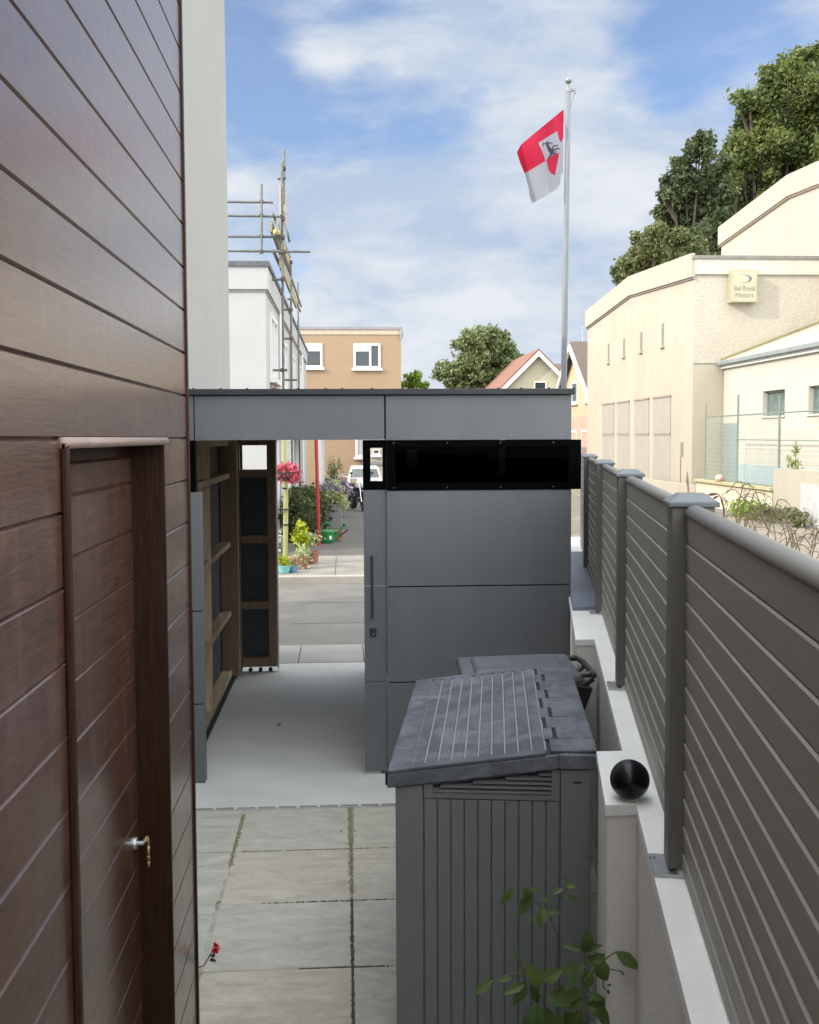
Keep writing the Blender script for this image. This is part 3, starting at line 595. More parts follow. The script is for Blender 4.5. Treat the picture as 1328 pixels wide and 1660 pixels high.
# local frame: x runs to the right (negative = left), y away
WD, DP = .682, 1.285; zt = lambda u: 1.098 if u < .125 else 1.098-(u-.125)/(WD-.125)*.076
def lx(u): return -u
mb = MB()
def zb(u): return zt(u)-.062
us = [.022, .125, WD-.026]
for a, b in ((us[0], us[1]), (us[1], us[2])):
    mb.hexa([(-b, .02, .0), (-a, .02, .0), (-a, DP-.02, .0), (-b, DP-.02, .0), (-b, .02, zb(b)), (-a, .02, zb(a)), (-a, DP-.02, zb(a)), (-b, DP-.02, zb(b))])
body = mb.build('body', m_box, sb, local=True)
mb = MB()   # corner posts and vertical boards on the end panel
mb.hexa([(-.118, .004, 0), (-.022, .004, 0), (-.022, .019, 0), (-.118, .019, 0), (-.118, .004, zb(.118)), (-.022, .004, zb(.022)), (-.022, .019, zb(.022)), (-.118, .019, zb(.118))])
mb.hexa([(-WD+.026, .004, 0), (-.566, .004, 0), (-.566, .019, 0), (-WD+.026, .019, 0), (-WD+.026, .004, zb(WD-.026)), (-.566, .004, zb(.566)), (-.566, .019, zb(.566)), (-WD+.026, .019, zb(WD-.026))])
n_ = 10; w_ = (.563-.121)/n_
for k in range(n_): mb.box(-.563+k*w_+.0015, -.563+(k+1)*w_-.0015, .008, .0195, 0, .928)
mb.build('end_panel', m_box, sb, local=True, bevel=.0025)
mb = MB()  # vent frame
mb.box(-.563, -.121, .006, .0195, .931, .950)
mb.hexa([(-.563, .006, .95), (-.532, .006, .95), (-.532, .0195, .95), (-.563, .0195, .95), (-.563, .006, zb(.563)), (-.532, .006, zb(.532)), (-.532, .0195, zb(.532)), (-.563, .0195, zb(.563))])
mb.hexa([(-.148, .006, .95), (-.121, .006, .95), (-.121, .0195, .95), (-.148, .0195, .95), (-.148, .006, zb(.148)), (-.121, .006, zb(.121)), (-.121, .0195, zb(.121)), (-.148, .0195, zb(.148))])
vo = mb.build('vent', m_box, sb, local=True, bevel=.002)
MB().hexa([(-.531, .0185, .95), (-.149, .0185, .95), (-.149, .0198, .95), (-.531, .0198, .95), (-.531, .0185, .972), (-.149, .0185, 1.028), (-.149, .0198, 1.028), (-.531, .0198, .972)]).build('vent_opening', m_dark, vo, local=True)
mb = MB()
for k in range(5):
    z = .953+k*.0155; xl = -.531 if z < .965 else -.531+(z-.968)/.056*.382+.02
    if xl < -.16: mb.hexa([(xl, .003, z), (-.149, .003, z), (-.149, .0185, z+.007), (xl, .0185, z+.007), (xl, .003, z+.005), (-.149, .003, z+.005), (-.149, .0185, z+.0115), (xl, .0185, z+.0115)])
mb.build('louvre', m_box, vo, local=True)
MB().box(-.078, -.052, .0025, .0045, .992, .998).build('slot', m_dark, sb, local=True)
# lid: rim, boards, hinge strip
mb = MB()
for a, b in ((0.0, .125), (.125, WD)):
    mb.hexa([(-b, -.006, zt(b)-.058), (-a, -.006, zt(a)-.058), (-a, DP+.006, zt(a)-.058), (-b, DP+.006, zt(b)-.058), (-b, 0, zt(b)-.012), (-a, 0, zt(a)-.012), (-a, DP, zt(a)-.012), (-b, DP, zt(b)-.012)])
lid = mb.build('lid', m_lid, sb, local=True, bevel=.004)
def top(mb, u0, u1, v0, v1, h, base=-.0119):
    mb.hexa([(-u1, v0, zt(u1)+base), (-u0, v0, zt(u0)+base), (-u0, v1, zt(u0)+base), (-u1, v1, zt(u1)+base), (-u1, v0, zt(u1)+h), (-u0, v0, zt(u0)+h), (-u0, v1, zt(u0)+h), (-u1, v1, zt(u1)+h)])
mb = MB(); top(mb, .165, WD, 0, .045, .0); top(mb, .165, WD, DP-.035, DP, .0); top(mb, WD-.075, WD, .045, DP-.035, .0)
mb.build('rim', m_lid, lid, local=True, bevel=.003)
mb = MB(); n_ = 10; w_ = (WD-.075-.165)/n_
for k in range(n_): top(mb, .165+k*w_+.0035, .165+(k+1)*w_-.0035, .048, DP-.038, -.002)
mb.build('lid_boards', m_lid, lid, local=True, bevel=.002)
mb = MB(); 
for k in range(n_+1): top(mb, .165+k*w_-.0028, .165+k*w_+.0028, .048, DP-.038, -.0072)
mb.build('groove_dust', m_lid_g, lid, local=True)
mb = MB(); top(mb, .118, .165, .01, DP-.01, -.0112); mb.build('hinge_gap_shade', m_dark, lid, local=True)  # near-black strip under the seam, painting in the shade of the hinge gap
mb = MB(); seg = (DP-.04)/9; lo = MB()
for k in range(9):
    e = .122 if k % 2 else .150
    v0 = .02+k*seg; top(mb, 0, e, v0, v0+seg-.002, -.0005, -.0115)
    if k % 2: lo = MB(); top(lo, .134, .164, v0+.004, v0+seg-.006, -.002, -.0115); lo.build('hinge_tab', m_lid, lid, local=True, bevel=.002)
mb.build('hinge_strip', m_lid, lid, local=True, bevel=.003)
MB().box(-WD-.012, -WD+.03, .05, .09, .955, 1.0).build('latch', m_dark, sb, local=True, bevel=.003); MB().box(-WD-.012, -WD+.03, .55, .65, .945, .99).build('latch', m_dark, sb, local=True, bevel=.003)

# ------------------------------------------------------------------ wheelie bin behind the box
wb = empty('wheelie_bin', (.80, 4.84, 0), 'dark wheelie bin with flat grey lid and black handle behind the storage box', 'bin', rz=-.05)
mb = MB(); mb.hexa([(-.20, -.18, .06), (.20, -.18, .06), (.20, .18, .06), (-.20, .18, .06), (-.255, -.225, 1.0), (.24, -.225, 1.0), (.24, .225, 1.0), (-.255, .225, 1.0)])
mb.build('body', m_bin, wb, local=True, bevel=.02)
mb = MB(); mb.hexa([(-.285, -.24, .995), (.27, -.24, 1.005), (.27, .24, 1.005), (-.285, .24, .995), (-.275, -.23, 1.03), (.26, -.23, 1.045), (.26, .23, 1.045), (-.275, .23, 1.03)])
lo_ = mb.build('lid', m_binlid, wb, local=True, bevel=.012)
MB().hexa([(-.22, -.17, 1.034), (.2, -.17, 1.046), (.2, .17, 1.046), (-.22, .17, 1.034), (-.2, -.15, 1.048), (.18, -.15, 1.06), (.18, .15, 1.06), (-.2, .15, 1.048)]).build('lid_crown', m_binlid, lo_, local=True, bevel=.008)
mb = MB(); mb.path([(.25, -.18, 1.03), (.31, -.185, 1.035), (.33, -.15, 1.02), (.33, .15, 1.02), (.31, .185, 1.03), (.25, .18, 1.03)], .014, 10); mb.path([(.24, -.12, .93), (.33, -.13, 1.0)], .012); mb.path([(.24, .12, .93), (.33, .13, 1.0)], .012)
mb.hexa([(.24, -.2, .80), (.28, -.16, .84), (.28, .16, .84), (.24, .2, .80), (.24, -.2, .98), (.325, -.15, .96), (.325, .15, .96), (.24, .2, .98)])
mb.build('handle', m_bin, wb, local=True, smooth=False, bevel=.006)
for s in (-1, 1): MB().tube((.2, s*.17, .1), (.2, s*.22, .1), .1, n=20).build('wheel', m_tyre, wb, local=True)

# ------------------------------------------------------------------ plants near the camera
pl = empty('climbing_shrub', (.60, 2.96, 0), 'young leafy green shrub growing up in front of the grey storage box', 'plant')
rg = random.Random(11); st = MB(); lv = MB()
def pt(x, y, Y): return on(x, y, 'Y', Y)
stems = [([(905, 1700), (900, 1600), (905, 1520), (893, 1490), (872, 1465), (850, 1440), (834, 1438)], 3.0),
         ([(893, 1490), (905, 1465), (918, 1440), (916, 1432)], 3.0),
         ([(905, 1700), (880, 1620), (862, 1595), (852, 1575), (820, 1582), (780, 1600)], 2.95), ([(852, 1595), (850, 1575), (843, 1556)], 2.95),
         ([(915, 1700), (935, 1640), (948, 1590), (948, 1555), (950, 1520)], 2.85),
         ([(948, 1590), (965, 1570), (985, 1552), (1000, 1542), (1020, 1550)], 2.72), ([(970, 1572), (990, 1571), (1008, 1575)], 2.72), ([(978, 1575), (978, 1600), (984, 1606)], 2.72),
         ([(905, 1700), (885, 1640), (880, 1600)], 2.8), ([(905, 1700), (930, 1660), (948, 1625), (950, 1600)], 2.75)]
for P_, Y in stems:
    pts = [pt(a, b, Y-.01*i) for i, (a, b) in enumerate(P_)]; n = len(pts); st.path(pts, [.0022*(1-.5*k/n) for k in range(n)], 6)
LV = [(834, 1440, -1, 1, 34, 12), (850, 1438, .3, .9, 30, 16), (862, 1448, -.7, 1, 40, 18), (858, 1440, .9, .3, 22, 10), (880, 1470, -.1, .8, 30, 20), (884, 1480, -.9, .4, 26, 10), (888, 1480, .6, -.1, 24, 10), (893, 1462, -.6, -.3, 18, 8),
      (916, 1432, 0, -.2, 20, 18), (916, 1436, .8, -.2, 18, 10), (918, 1450, .9, .5, 26, 9), (912, 1440, -.8, .2, 20, 10),
      (950, 1545, 0, -1, 46, 26), (948, 1540, .8, -.5, 30, 12), (948, 1540, -.8, -.2, 34, 14), (950, 1552, .7, .3, 34, 18), (952, 1560, .9, -.2, 40, 22), (945, 1562, -.6, .5, 40, 22), (950, 1566, -.8, .1, 44, 20), (962, 1562, .5, .6, 36, 18), (975, 1556, .4, .9, 30, 16), (955, 1572, -.2, 1, 34, 22), (965, 1566, .8, .6, 30, 20),
      (998, 1543, 1, .55, 44, 22), (843, 1560, -.5, -1, 26, 7), (845, 1580, .8, -.3, 28, 16), (830, 1584, -1, .1, 24, 10), (798, 1588, -1, .6, 34, 16), (852, 1590, -.5, 1, 40, 20), (852, 1594, -.95, .2, 40, 16), (858, 1600, .6, .7, 34, 20), (880, 1590, .6, -.4, 34, 24), (876, 1600, -.4, -.8, 40, 28), (884, 1612, .8, .2, 40, 26), (870, 1625, -.2, 1, 50, 32), (884, 1630, .1, 1, 50, 34), (895, 1645, .6, .8, 40, 28), (868, 1640, -.6, .9, 40, 26),
      (946, 1612, -.9, -.2, 28, 15), (950, 1612, .9, 0, 30, 15), (946, 1622, -.9, .1, 30, 22), (950, 1630, .7, .2, 36, 26), (955, 1632, .9, .0, 46, 30), (944, 1640, -.5, .8, 36, 24), (940, 1655, .4, .7, 40, 26), (925, 1660, -.5, .6, 36, 26), (965, 1640, .8, .5, 34, 24), (935, 1600, -.5, .6, 28, 20), (905, 1620, .2, -.6, 24, 18), (915, 1640, .3, .5, 36, 24),
      (1006, 1574, .6, .5, 8, 4), (984, 1604, .4, .6, 9, 5), (984, 1598, .6, -.2, 8, 4)]
for x, y, dx, dy, ln, wd in LV:
    Y = 2.96 if x < 870 else 2.82; Y = 2.72 if x > 960 else Y; k = Y/FPX; p = pt(x, y, Y)
    d = cR*dx-cU*dy-cF*rg.uniform(-.1, .55); up = -cF*.75+Vector((rg.uniform(-.3, .3), 0, .7))
    leaf(lv, p, d, up, ln*k*1.12, wd*k*1.1, rg.uniform(.15, .4), rg.uniform(.1, .4))
st.build('stem', mat('plant_stem', (.08, .085, .03), .6), pl); lv.build('foliage', lf_plant, pl, smooth=False)

gp = empty('potted_geranium', (-.60, 3.42, 0), 'red geranium flower leaning out past the bottom corner of brown planks', 'plant')
MB().lathe((-.62, 3.42, 0), [(0, .002), (.07, .002), (.095, .17), (.1, .17), (.1, .19), (.088, .19), (.085, .16), (0, .16)], 20).build('pot', m_terra, gp, smooth=False)
fa = pt(350, 1536, 3.32); fb = pt(346, 1550, 3.32); mb = MB(); mb.path([(-.62, 3.42, .16), (-.57, 3.40, .34), pt(331, 1565, 3.33), pt(342, 1546, 3.32), fa], [.003, .0025, .002, .002, .0015], 6); mb.build('stem', MATS['plant_stem'], gp)
mb = MB(); rg = random.Random(3)
for k in range(34):
    d = Vector((rg.gauss(0, 1), rg.gauss(0, 1), rg.gauss(0, 1))).normalized(); leaf(mb, fa+d*.004, d, (0, .3, 1), .017, .012, .1, .1)
mb.build('flower', lf_red, gp)
mb = MB()
for k in range(16):
    d = Vector((rg.gauss(0, 1), rg.gauss(0, 1), rg.gauss(0, .8))).normalized(); leaf(mb, fb+Vector((0, 0, -.006))+d*.003, d, (0, .3, 1), .014, .011, .1, .1)
mb.build('wilted_flower', mat('wilted_petals', (.06, .015, .02), .8), gp)

# fallen leaves / debris on slabs
for i, (x, y, s, lab) in enumerate([(349, 1467, .022, 'small curled dark leaf on the stone slab nearest the brown wall'), (550, 1350, .016, 'tiny brown leaf on the first slab row beside the mossy joint'), (448, 1177, .03, 'curled dark leaf on the concrete floor inside the passage')]):
    p = on(x, y, 'Z', .012); mb = MB(); leaf(mb, p, (1, .25, .12), (0, 0, 1), s*1.4, s, .6, -.3); mb.build('fallen_leaf', lf_brown, label=lab, cat='leaf', group='fallen leaves on the floor')

# ------------------------------------------------------------------ flagpole and flag
FPY = 13.0; pt_top = on(921.5, 146, 'Y', FPY); pb = on(914.0, 640, 'Y', FPY); dpole = (pt_top-pb).normalized(); base = pb-dpole*(pb.z/dpole.z)
fp = empty('flagpole', base, 'slender white flagpole with ball top rising behind the grey store', 'flagpole')
MB().tube(base, pt_top, .043, .031, 16).build('pole', mat('white_pole_paint', (.17, .18, .19), .55, .08, 3, spec=.2), fp, smooth=True)
tt = pt_top+dpole*.115; MB().ball(tt, .044, 20).build('finial', mat('dull_metal', (.22, .22, .23), .4, .1, 8, metal=.5), fp, smooth=True)
mb = MB(); mb.lathe(pt_top, [(.034, -.03), (.036, .0), (.03, .03), (.012, .05), (.008, .09)], 14); mb.box(pt_top.x, pt_top.x+.085, pt_top.y-.02, pt_top.y+.02, pt_top.z-.01, pt_top.z+.02); mb.box(pt_top.x+.07, pt_top.x+.09, pt_top.y-.012, pt_top.y+.012, pt_top.z-.04, pt_top.z)
mb.build('truck', MATS['dull_metal'], fp)
mb = MB(); hp = pt_top+Vector((.078, 0, -.03)); mb.path([hp, on(925, 175, 'Y', FPY), on(921.5, 300, 'Y', FPY-.05), on(917, 628, 'Y', FPY-.05), base+Vector((.06, -.05, 1.2))], .003, 6); mb.build('halyard', MATS['white_pole_paint'], fp)

import bmesh
FV = []; FF = []; FM = []
def fdepth(x, y):
    s = (914-x)/76; return FPY-.02-.18*math.sin(s*4.2+(y-200)/70)*min(1, s*2.2)-.05*math.sin(s*11+(y-200)/25)*min(1, s*3)
polys = [([(914, 177), (880, 205), (845, 234), (838, 247), (844, 266), (850.5, 281), (866, 272), (884.5, 261), (880, 247), (873, 231.5), (888, 222), (903, 212.5), (906.5, 226), (910, 231.5), (913.5, 222)], 0),
         ([(873, 231.5), (888, 222), (903, 212.5), (906.5, 226), (910, 231.5), (907, 247), (897, 251), (886, 259), (884.5, 261), (880, 247)], 1),
         ([(886, 259), (897, 251), (907, 247), (903.5, 266), (900, 284), (894, 282), (889, 275)], 0),
         ([(850.5, 281), (866, 272), (884.5, 261), (886, 259), (889, 275), (894, 282), (900, 284), (903.5, 266), (907, 247), (910, 231.5), (913.5, 222), (913, 281), (909.5, 282), (908, 298), (903, 306), (885, 318), (863, 329.5), (858.5, 318), (857, 304)], 1)]
def inside(x, y, P_):
    c = False; n = len(P_)
    for i in range(n):
        (x0, y0), (x1, y1) = P_[i], P_[i-1]
        if (y0 > y) != (y1 > y) and x < (x1-x0)*(y-y0)/(y1-y0)+x0: c = not c
    return c
gi = {}; st_ = .5
def gv(i, j):
    if (i, j) not in gi: gi[(i, j)] = len(FV); x, y = 836+i*st_, 176+j*st_; FV.append(tuple(on(x, y, 'Y', fdepth(x, y))))
    return gi[(i, j)]
for j in range(int(156/st_)):
    for i in range(int(80/st_)):
        x, y = 836+(i+.5)*st_, 176+(j+.5)*st_
        for P_, mi in polys:
            if inside(x, y, P_): FF.append((gv(i, j), gv(i, j+1), gv(i+1, j+1), gv(i+1, j))); FM.append(mi); break
mb = MB(); mb.v = FV; mb.f = FF; mb.m = FM
fc1 = leafmat('red_flag_cloth', (.36, .008, .035), (.44, .012, .05), .8, .35, 3); fc2 = leafmat('white_flag_cloth', (.25, .26, .30), (.30, .31, .35), .8, .3, 3)
fl = mb.build('flag', [fc1, fc2], label='red and white quartered flag with a black animal emblem, flying from the pole', cat='flag', smooth=True)
# emblem: dark prancing beast
mb = MB()
def em(P_, w):
    for i in range(len(P_)-1):
        (x0, y0), (x1, y1) = P_[i], P_[i+1]; w0 = w[i]; w1 = w[i+1]; L_ = math.hypot(x1-x0, y1-y0); nx, ny = -(y1-y0)/L_, (x1-x0)/L_
        q = [(x0+nx*w0, y0+ny*w0), (x1+nx*w1, y1+ny*w1), (x1-nx*w1, y1-ny*w1), (x0-nx*w0, y0-ny*w0)]
        mb.add([tuple(on(a, b, 'Y', fdepth(a, b)-.008)) for a, b in q], [(0, 1, 2, 3)])
em([(886.5, 231), (889, 238), (894, 246), (895.5, 250)], [1.6, 2.0, 2.6, 2.2]); em([(895, 248), (892, 253), (889, 257)], [2, 1.2, .8])
em([(889, 239), (896, 243), (897, 236), (905, 236)], [1.2, 1.1, .8, .6]); em([(896, 246), (901, 241), (908, 241)], [1.4, .9, .7]); em([(897, 249), (901, 248), (902, 244)], [1.4, .9, .5])
em([(885, 232), (892, 231.5), (896, 232)], [1.1, .8, .5]); em([(884, 233), (881, 232), (880, 235), (882, 237)], [.6, .6, .6, .4]); em([(886, 233), (888, 229)], [1.2, .4])
mb.build('emblem', mat('black_print', (.02, .015, .035), .8), fl)

# ------------------------------------------------------------------ white building with parapet, and its scaffold
def window(par, plane, v, a0, a1, z0, z1, out_=-1, frame=.09, sash=None, m=m_pvc, gl=m_glass_dk, sill=True, rec=.04, blind=0):
    """framed window on plane X=v or Y=v; a runs along the other axis; out_ = sign of the outward normal"""
    def bx(mb, a, b, c, d, n0, n1):
        n0, n1 = v+out_*n0, v+out_*n1; n0, n1 = min(n0, n1), max(n0, n1)
        return mb.box(n0, n1, a, b, c, d) if plane == 'X' else mb.box(a, b, n0, n1, c, d)
    mb = MB(); bx(mb, a0, a1, z1-frame, z1, .002, .05); bx(mb, a0, a1, z0, z0+frame, .002, .05); bx(mb, a0, a0+frame, z0+frame, z1-frame, .002, .05); bx(mb, a1-frame, a1, z0+frame, z1-frame, .002, .05)
    if sash == 'top': q = z0+(z1-z0)*.72; bx(mb, a0+frame, a1-frame, q-frame*.45, q+frame*.45, .002, .045)
    if sash == 'side':
        q = a0+(a1-a0)*.62; bx(mb, q-frame*.5, q+frame*.5, z0+frame, z1-frame, .002, .045); t = z0+(z1-z0)*.72; bx(mb, a0+frame, q-frame*.5, t-frame*.45, t+frame*.45, .002, .043)
    if sash == 'mid': q = (a0+a1)/2; bx(mb, q-frame*.5, q+frame*.5, z0+frame, z1-frame, .002, .045)
    w = mb.build('window', m, par)
    g = MB(); bx(g, a0+frame, a1-frame, z0+frame, z1-frame, .001, .012); g.build('pane', gl, w)
    if blind: g = MB(); t = z0+(z1-z0)*.74; bx(g, a0+frame*1.1, a0+(a1-a0)*(.58 if sash == 'side' else .9), t+frame*.5, z1-frame, .0121, .014); g.build('blind', m_pvc, w)
    if sill: g = MB(); bx(g, a0-.08, a1+.08, z0-.10, z0-.002, .002, .12); g.build('sill', m, w)
    return w
sbX, sbY0, sbY1, sbT = -1.42, 19.0, 38.0, 5.17
wb2 = empty('white_parapet_building', (-5, 28, 0), 'white two storey flat roofed building with grey coping beside the scaffold', 'building')
MB().box(-9, sbX, sbY0, sbY1, -1, sbT-.42).build('wall', m_white2, wb2)
MB().box(-9.03, sbX+.05, sbY0-.05, sbY1, sbT-.42, sbT-.02).build('parapet', m_white2, wb2)
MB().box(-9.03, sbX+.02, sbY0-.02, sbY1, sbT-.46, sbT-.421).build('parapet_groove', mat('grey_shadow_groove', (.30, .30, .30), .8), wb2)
MB().box(-9.06, sbX+.08, sbY0-.08, sbY1+.03, sbT-.02, sbT+.07).build('roof_coping', mat('dark_coping', (.10, .10, .11), .7, .3, 9), wb2)
for ya, yb, z0, z1 in ((19.9, 21.6, 3.25, 4.45), (23.6, 25.1, 3.2, 4.3), (27.5, 29.0, 3.2, 4.3), (31.5, 33, 3.2, 4.3)): window(wb2, 'X', sbX, ya, yb, z0, z1, 1, .09, 'mid', gl=mat('pale_net_curtain', (.45, .47, .48), .3))
for ya, yb, z0, z1 in ((20.6, 21.6, .15, 2.15), (24.5, 26.6, .9, 2.1), (29.5, 30.5, .0, 2.1)): window(wb2, 'X', sbX, ya, yb, z0, z1, 1, .08, None, gl=MATS['pale_net_curtain'], sill=False)
mb = MB()
for k in range(7): mb.box(sbX+.002, sbX+.03, 20.0, 22.0, 2.55+k*.085, 2.62+k*.085)
mb.build('tile_hanging', mat('pink_tile', (.45, .33, .30), .7, .1, 9), wb2)
for k, y in enumerate((22.4, 26.8, 33.4)): MB().tube((sbX+.05, y, -.4), (sbX+.05, y, sbT-.45), .035, n=8).build('downpipe', m_pvc, wb2)
# little porch canopy with white posts
pc = MB().box(sbX+.03, -.62, 27.0, 30.6, 2.30, 2.40).build('porch_canopy', m_pvc, wb2)
for y in (27.1, 30.4): MB().box(-.74, -.64, y, y+.1, -.3, 2.30).build('porch_post', m_pvc, pc)

m_tube = mat('weathered_scaffold_tube', (.15, .15, .14), .55, .3, 14, metal=.4, spec=.3)
def tubes(root_, name, lst, r=.024):
    for p, q in lst: MB().tube(p, q, r, n=8).build(name, m_tube, root_, smooth=False)
sx = -1.22
sf = empty('scaffold', (sx, 22, 0), 'galvanised tube scaffold with boards along the white building roof edge', 'scaffold')
S = lambda x, y, Y=20.0: on(x, y, 'Y', Y)
tubes(sf, 'ledger', [(Vector((-3.4, 20, S(400, 327).z)), S(443, 328)), (Vector((-3.4, 20, S(400, 349).z)), S(462, 351)), (Vector((-3.4, 20.03, S(400, 383).z)), S(462, 384)), (Vector((-3.4, 19.96, S(400, 407).z)), S(503, 408))])
tubes(sf, 'standard', [(S(424, 411, 19.93), S(424, 298, 19.93)), (Vector((S(458, 620).x, 20.05, 0)), S(457, 262, 20.05)), (S(460, 330, 20.15), S(460.5, 243, 20.15)), (Vector((S(472, 620, 23.5).x, 23.5, 0)), S(471.5, 425, 23.5)), (Vector((sx-.02, 28, -.2)), (sx-.02, 28, 6.2))])
rail = []
for z in (S(455, 351).z-.02, S(455, 384).z-.02, S(455, 408).z-.03): rail.append(((sx-.09, 19.7, z), (sx-.03, 24.4, z)))
rail += [((sx+.05, 20.0, S(465, 340).z), (sx+.02, 23.2, S(465, 340).z)), ((sx-.1, 19.8, S(455, 412).z), (sx+.0, 29, S(455, 412).z)), ((sx+.02, 20.1, S(455, 400).z), (sx+.02, 29, S(455, 400).z))]
tubes(sf, 'guard_rail', rail)
tubes(sf, 'tie', [(Vector((-1.62, 20.05, S(440, 453).z)), S(461, 453, 20.05)), (Vector((-1.55, 23.5, S(460, 502, 23.5).z)), S(475, 502, 23.5)), (Vector((-1.55, 23.5, S(460, 549, 23.5).z)), S(474, 549, 23.5)), (Vector((-1.55, 20.05, S(440, 600).z)), S(466, 600, 20.05)), (S(460, 616, 23.5), S(482, 616, 23.5)), (S(450, 290, 20.1), S(464, 288, 20.1)), (S(466, 462, 23.5), S(478, 462, 23.5)), (S(466, 485, 23.5), S(476, 485, 23.5))])
m_board = mat('scaffold_board', (.28, .24, .15), .8, .2, 6, .2, 20); m_pink = mat('pale_debris_board', (.36, .31, .29), .7, .08, 3)
MB().box(sx-.045, sx-.012, 19.8, 24.2, S(455, 382).z+.02, S(455, 382).z+.25).build('toe_board', m_board, sf)
MB().box(sx-.16, sx-.12, 19.9, 24.0, S(455, 358).z-.22, S(455, 358).z-.02).build('toe_board', m_board, sf)
MB().box(sx-.02, sx+.02, 20.2, 26.5, S(455, 405).z-.3, S(455, 405).z-.05).build('toe_board', m_board, sf)
a_, b_, c_, d_ = S(459, 292, 20.2), S(464.5, 312, 20.2), S(466, 388, 20.2), S(459.5, 352, 20.2)
MB().hexa([tuple(v+Vector((0, k, 0))) for k in (0, .05) for v in (a_, b_, c_, d_)]).build('debris_sheet', m_pink, sf)
a_, b_, c_, d_ = S(452.5, 302, 19.98), S(455.5, 302, 19.98), S(456, 352, 19.98), S(452.8, 352, 19.98)
MB().hexa([tuple(v+Vector((0, k, 0))) for k in (0, .04) for v in (a_, b_, c_, d_)]).build('debris_sheet', m_pink, sf)
mb = MB()
for (x, y, Y) in [(424, 327, 19.95), (424, 349, 19.95), (424, 383, 19.95), (424, 408, 19.93), (457, 351, 20), (459, 354, 20), (455, 384, 20), (459, 385, 20), (457, 408, 20), (462, 408, 20), (458, 453, 20), (472, 502, 23.5), (472, 549, 23.5), (458, 600, 20), (461, 273, 20.1), (472, 425, 23.5), (470, 440, 23.5)]:
    p = S(x, y, Y); MB().box(p.x-.032, p.x+.032, Y-.04, Y+.04, p.z-.036, p.z+.036).build('coupler', mat('rusty_coupler', (.075, .055, .04), .7, .3, 20), sf, bevel=.01)
MB().ball(S(448, 376, 19.9), .062, 12).build('end_cap', mat('yellow_cap', (.50, .42, .18), .6), sf, smooth=True)

# ------------------------------------------------------------------ apricot building
ob = empty('apricot_building', (.2, 48, -.5), 'apricot rendered flat roofed building with white framed upper windows', 'building')
OY = 45.0; q0 = on(480, 531, 'Y', OY); q1 = on(650, 531, 'Y', OY)
MB().box(-4.2, q1.x, OY, 56, -1.2, q1.z-.09).build('wall', m_orange, ob)
MB().box(-4.3, q1.x+.07, OY-.07, 56.1, q1.z-.09, q1.z+.02).build('roof_edge', mat('grey_lead_edge', (.22, .21, .22), .6), ob)
MB().box(-4.25, q1.x+.03, OY-.03, 56.05, q1.z-.30, q1.z-.0901).build('cornice', mat('pale_apricot_band', (.45, .35, .27), .8), ob)
MB().tube((q1.x+.02, OY-.08, q1.z-.1), (q1.x+.02, OY-.08, q1.z-.45), .07, n=8).build('hopper', m_gutter, ob)
for x0, x1, y0, y1, s in ((494, 523, 557, 596, 'top'), (573, 617, 557, 597, 'side')):
    a = on(x0, y0, 'Y', OY); b = on(x1, y1, 'Y', OY); window(ob, 'Y', OY, a.x, b.x, b.z, a.z, -1, .09, s, blind=1)
a = on(576, 715, 'Y', OY); b = on(584.5, 741, 'Y', OY); window(ob, 'Y', OY, a.x, b.x+.6, b.z, a.z+.3, -1, .1, None, gl=MATS['pale_net_curtain'])
nb = empty('cream_garage_block', (4, 52, -.6), 'cream rendered house front with small window beyond the white car', 'building')
a = on(588, 690, 'Y', 44); MB().box(a.x, 5.5, 44, 44.9, -1, 3.2).build('wall', mat('pale_cream_render', (.42, .38, .31), .9, .05, 2), nb)
a = on(604, 728, 'Y', 44); b = on(616, 737, 'Y', 44); window(nb, 'Y', 44, a.x, b.x, b.z, a.z, -1, .06, None)
MB().box(a.x-.2, 5.4, 43.93, 43.998, b.z-.42, b.z-.30).build('string_course', m_gutter, nb)

# ------------------------------------------------------------------ houses far off
gh = empty('gabled_cottage', (17, 78, 0), 'cream gabled house with red brown tiled roof, beyond the store roof', 'house')
HY = 70.0; pk = on(872, 571, 'Y', HY); le = on(823, 620, 'Y', HY); hw = (pk.x-le.x); sl_ = (pk.z-le.z)/hw; zw = pk.z-hw*1.9*sl_; X0, X1 = pk.x-hw*1.9, pk.x+hw*1.9
MB().prism([(X0+.15, -1.5), (X1-.15, -1.5), (X1-.15, zw+.1), (pk.x, pk.z-.12), (X0+.15, zw+.1)], 'Y', HY, 82).build('wall', mat('pale_yellow_render', (.42, .39, .29), .9, .05, 2), gh)
mb = MB(); t = .22
mb.prism([(pk.x, pk.z), (pk.x, pk.z+t), (X0-.2, zw+t-.2*sl_), (X0-.2, zw-.2*sl_)], 'Y', HY-.35, 82); mb.prism([(pk.x, pk.z), (X1+.2, zw-.2*sl_), (X1+.2, zw+t-.2*sl_), (pk.x, pk.z+t)], 'Y', HY-.35, 82)
mb.build('roof', m_tile, gh)
mb = MB()
mb.prism([(pk.x, pk.z+.06), (pk.x, pk.z-.28), (X0-.2, zw-.28-.2*sl_), (X0-.2, zw+.06-.2*sl_)], 'Y', HY-.45, HY-.352); mb.prism([(pk.x, pk.z+.06), (X1+.2, zw+.06-.2*sl_), (X1+.2, zw-.28-.2*sl_), (pk.x, pk.z-.28)], 'Y', HY-.45, HY-.352)
mb.build('bargeboard', m_pvc, gh)
a = on(868, 622, 'Y', HY); window(gh, 'Y', HY, a.x-.1, a.x+.75, a.z-.9, a.z+.15, -1, .08, None, sill=False)
h2 = empty('brown_roofed_house', (22, 86, 0), 'house behind the flagpole showing only its brown ridged roof', 'house')
a = on(886, 584, 'Y', 84); b = on(925, 584, 'Y', 84)
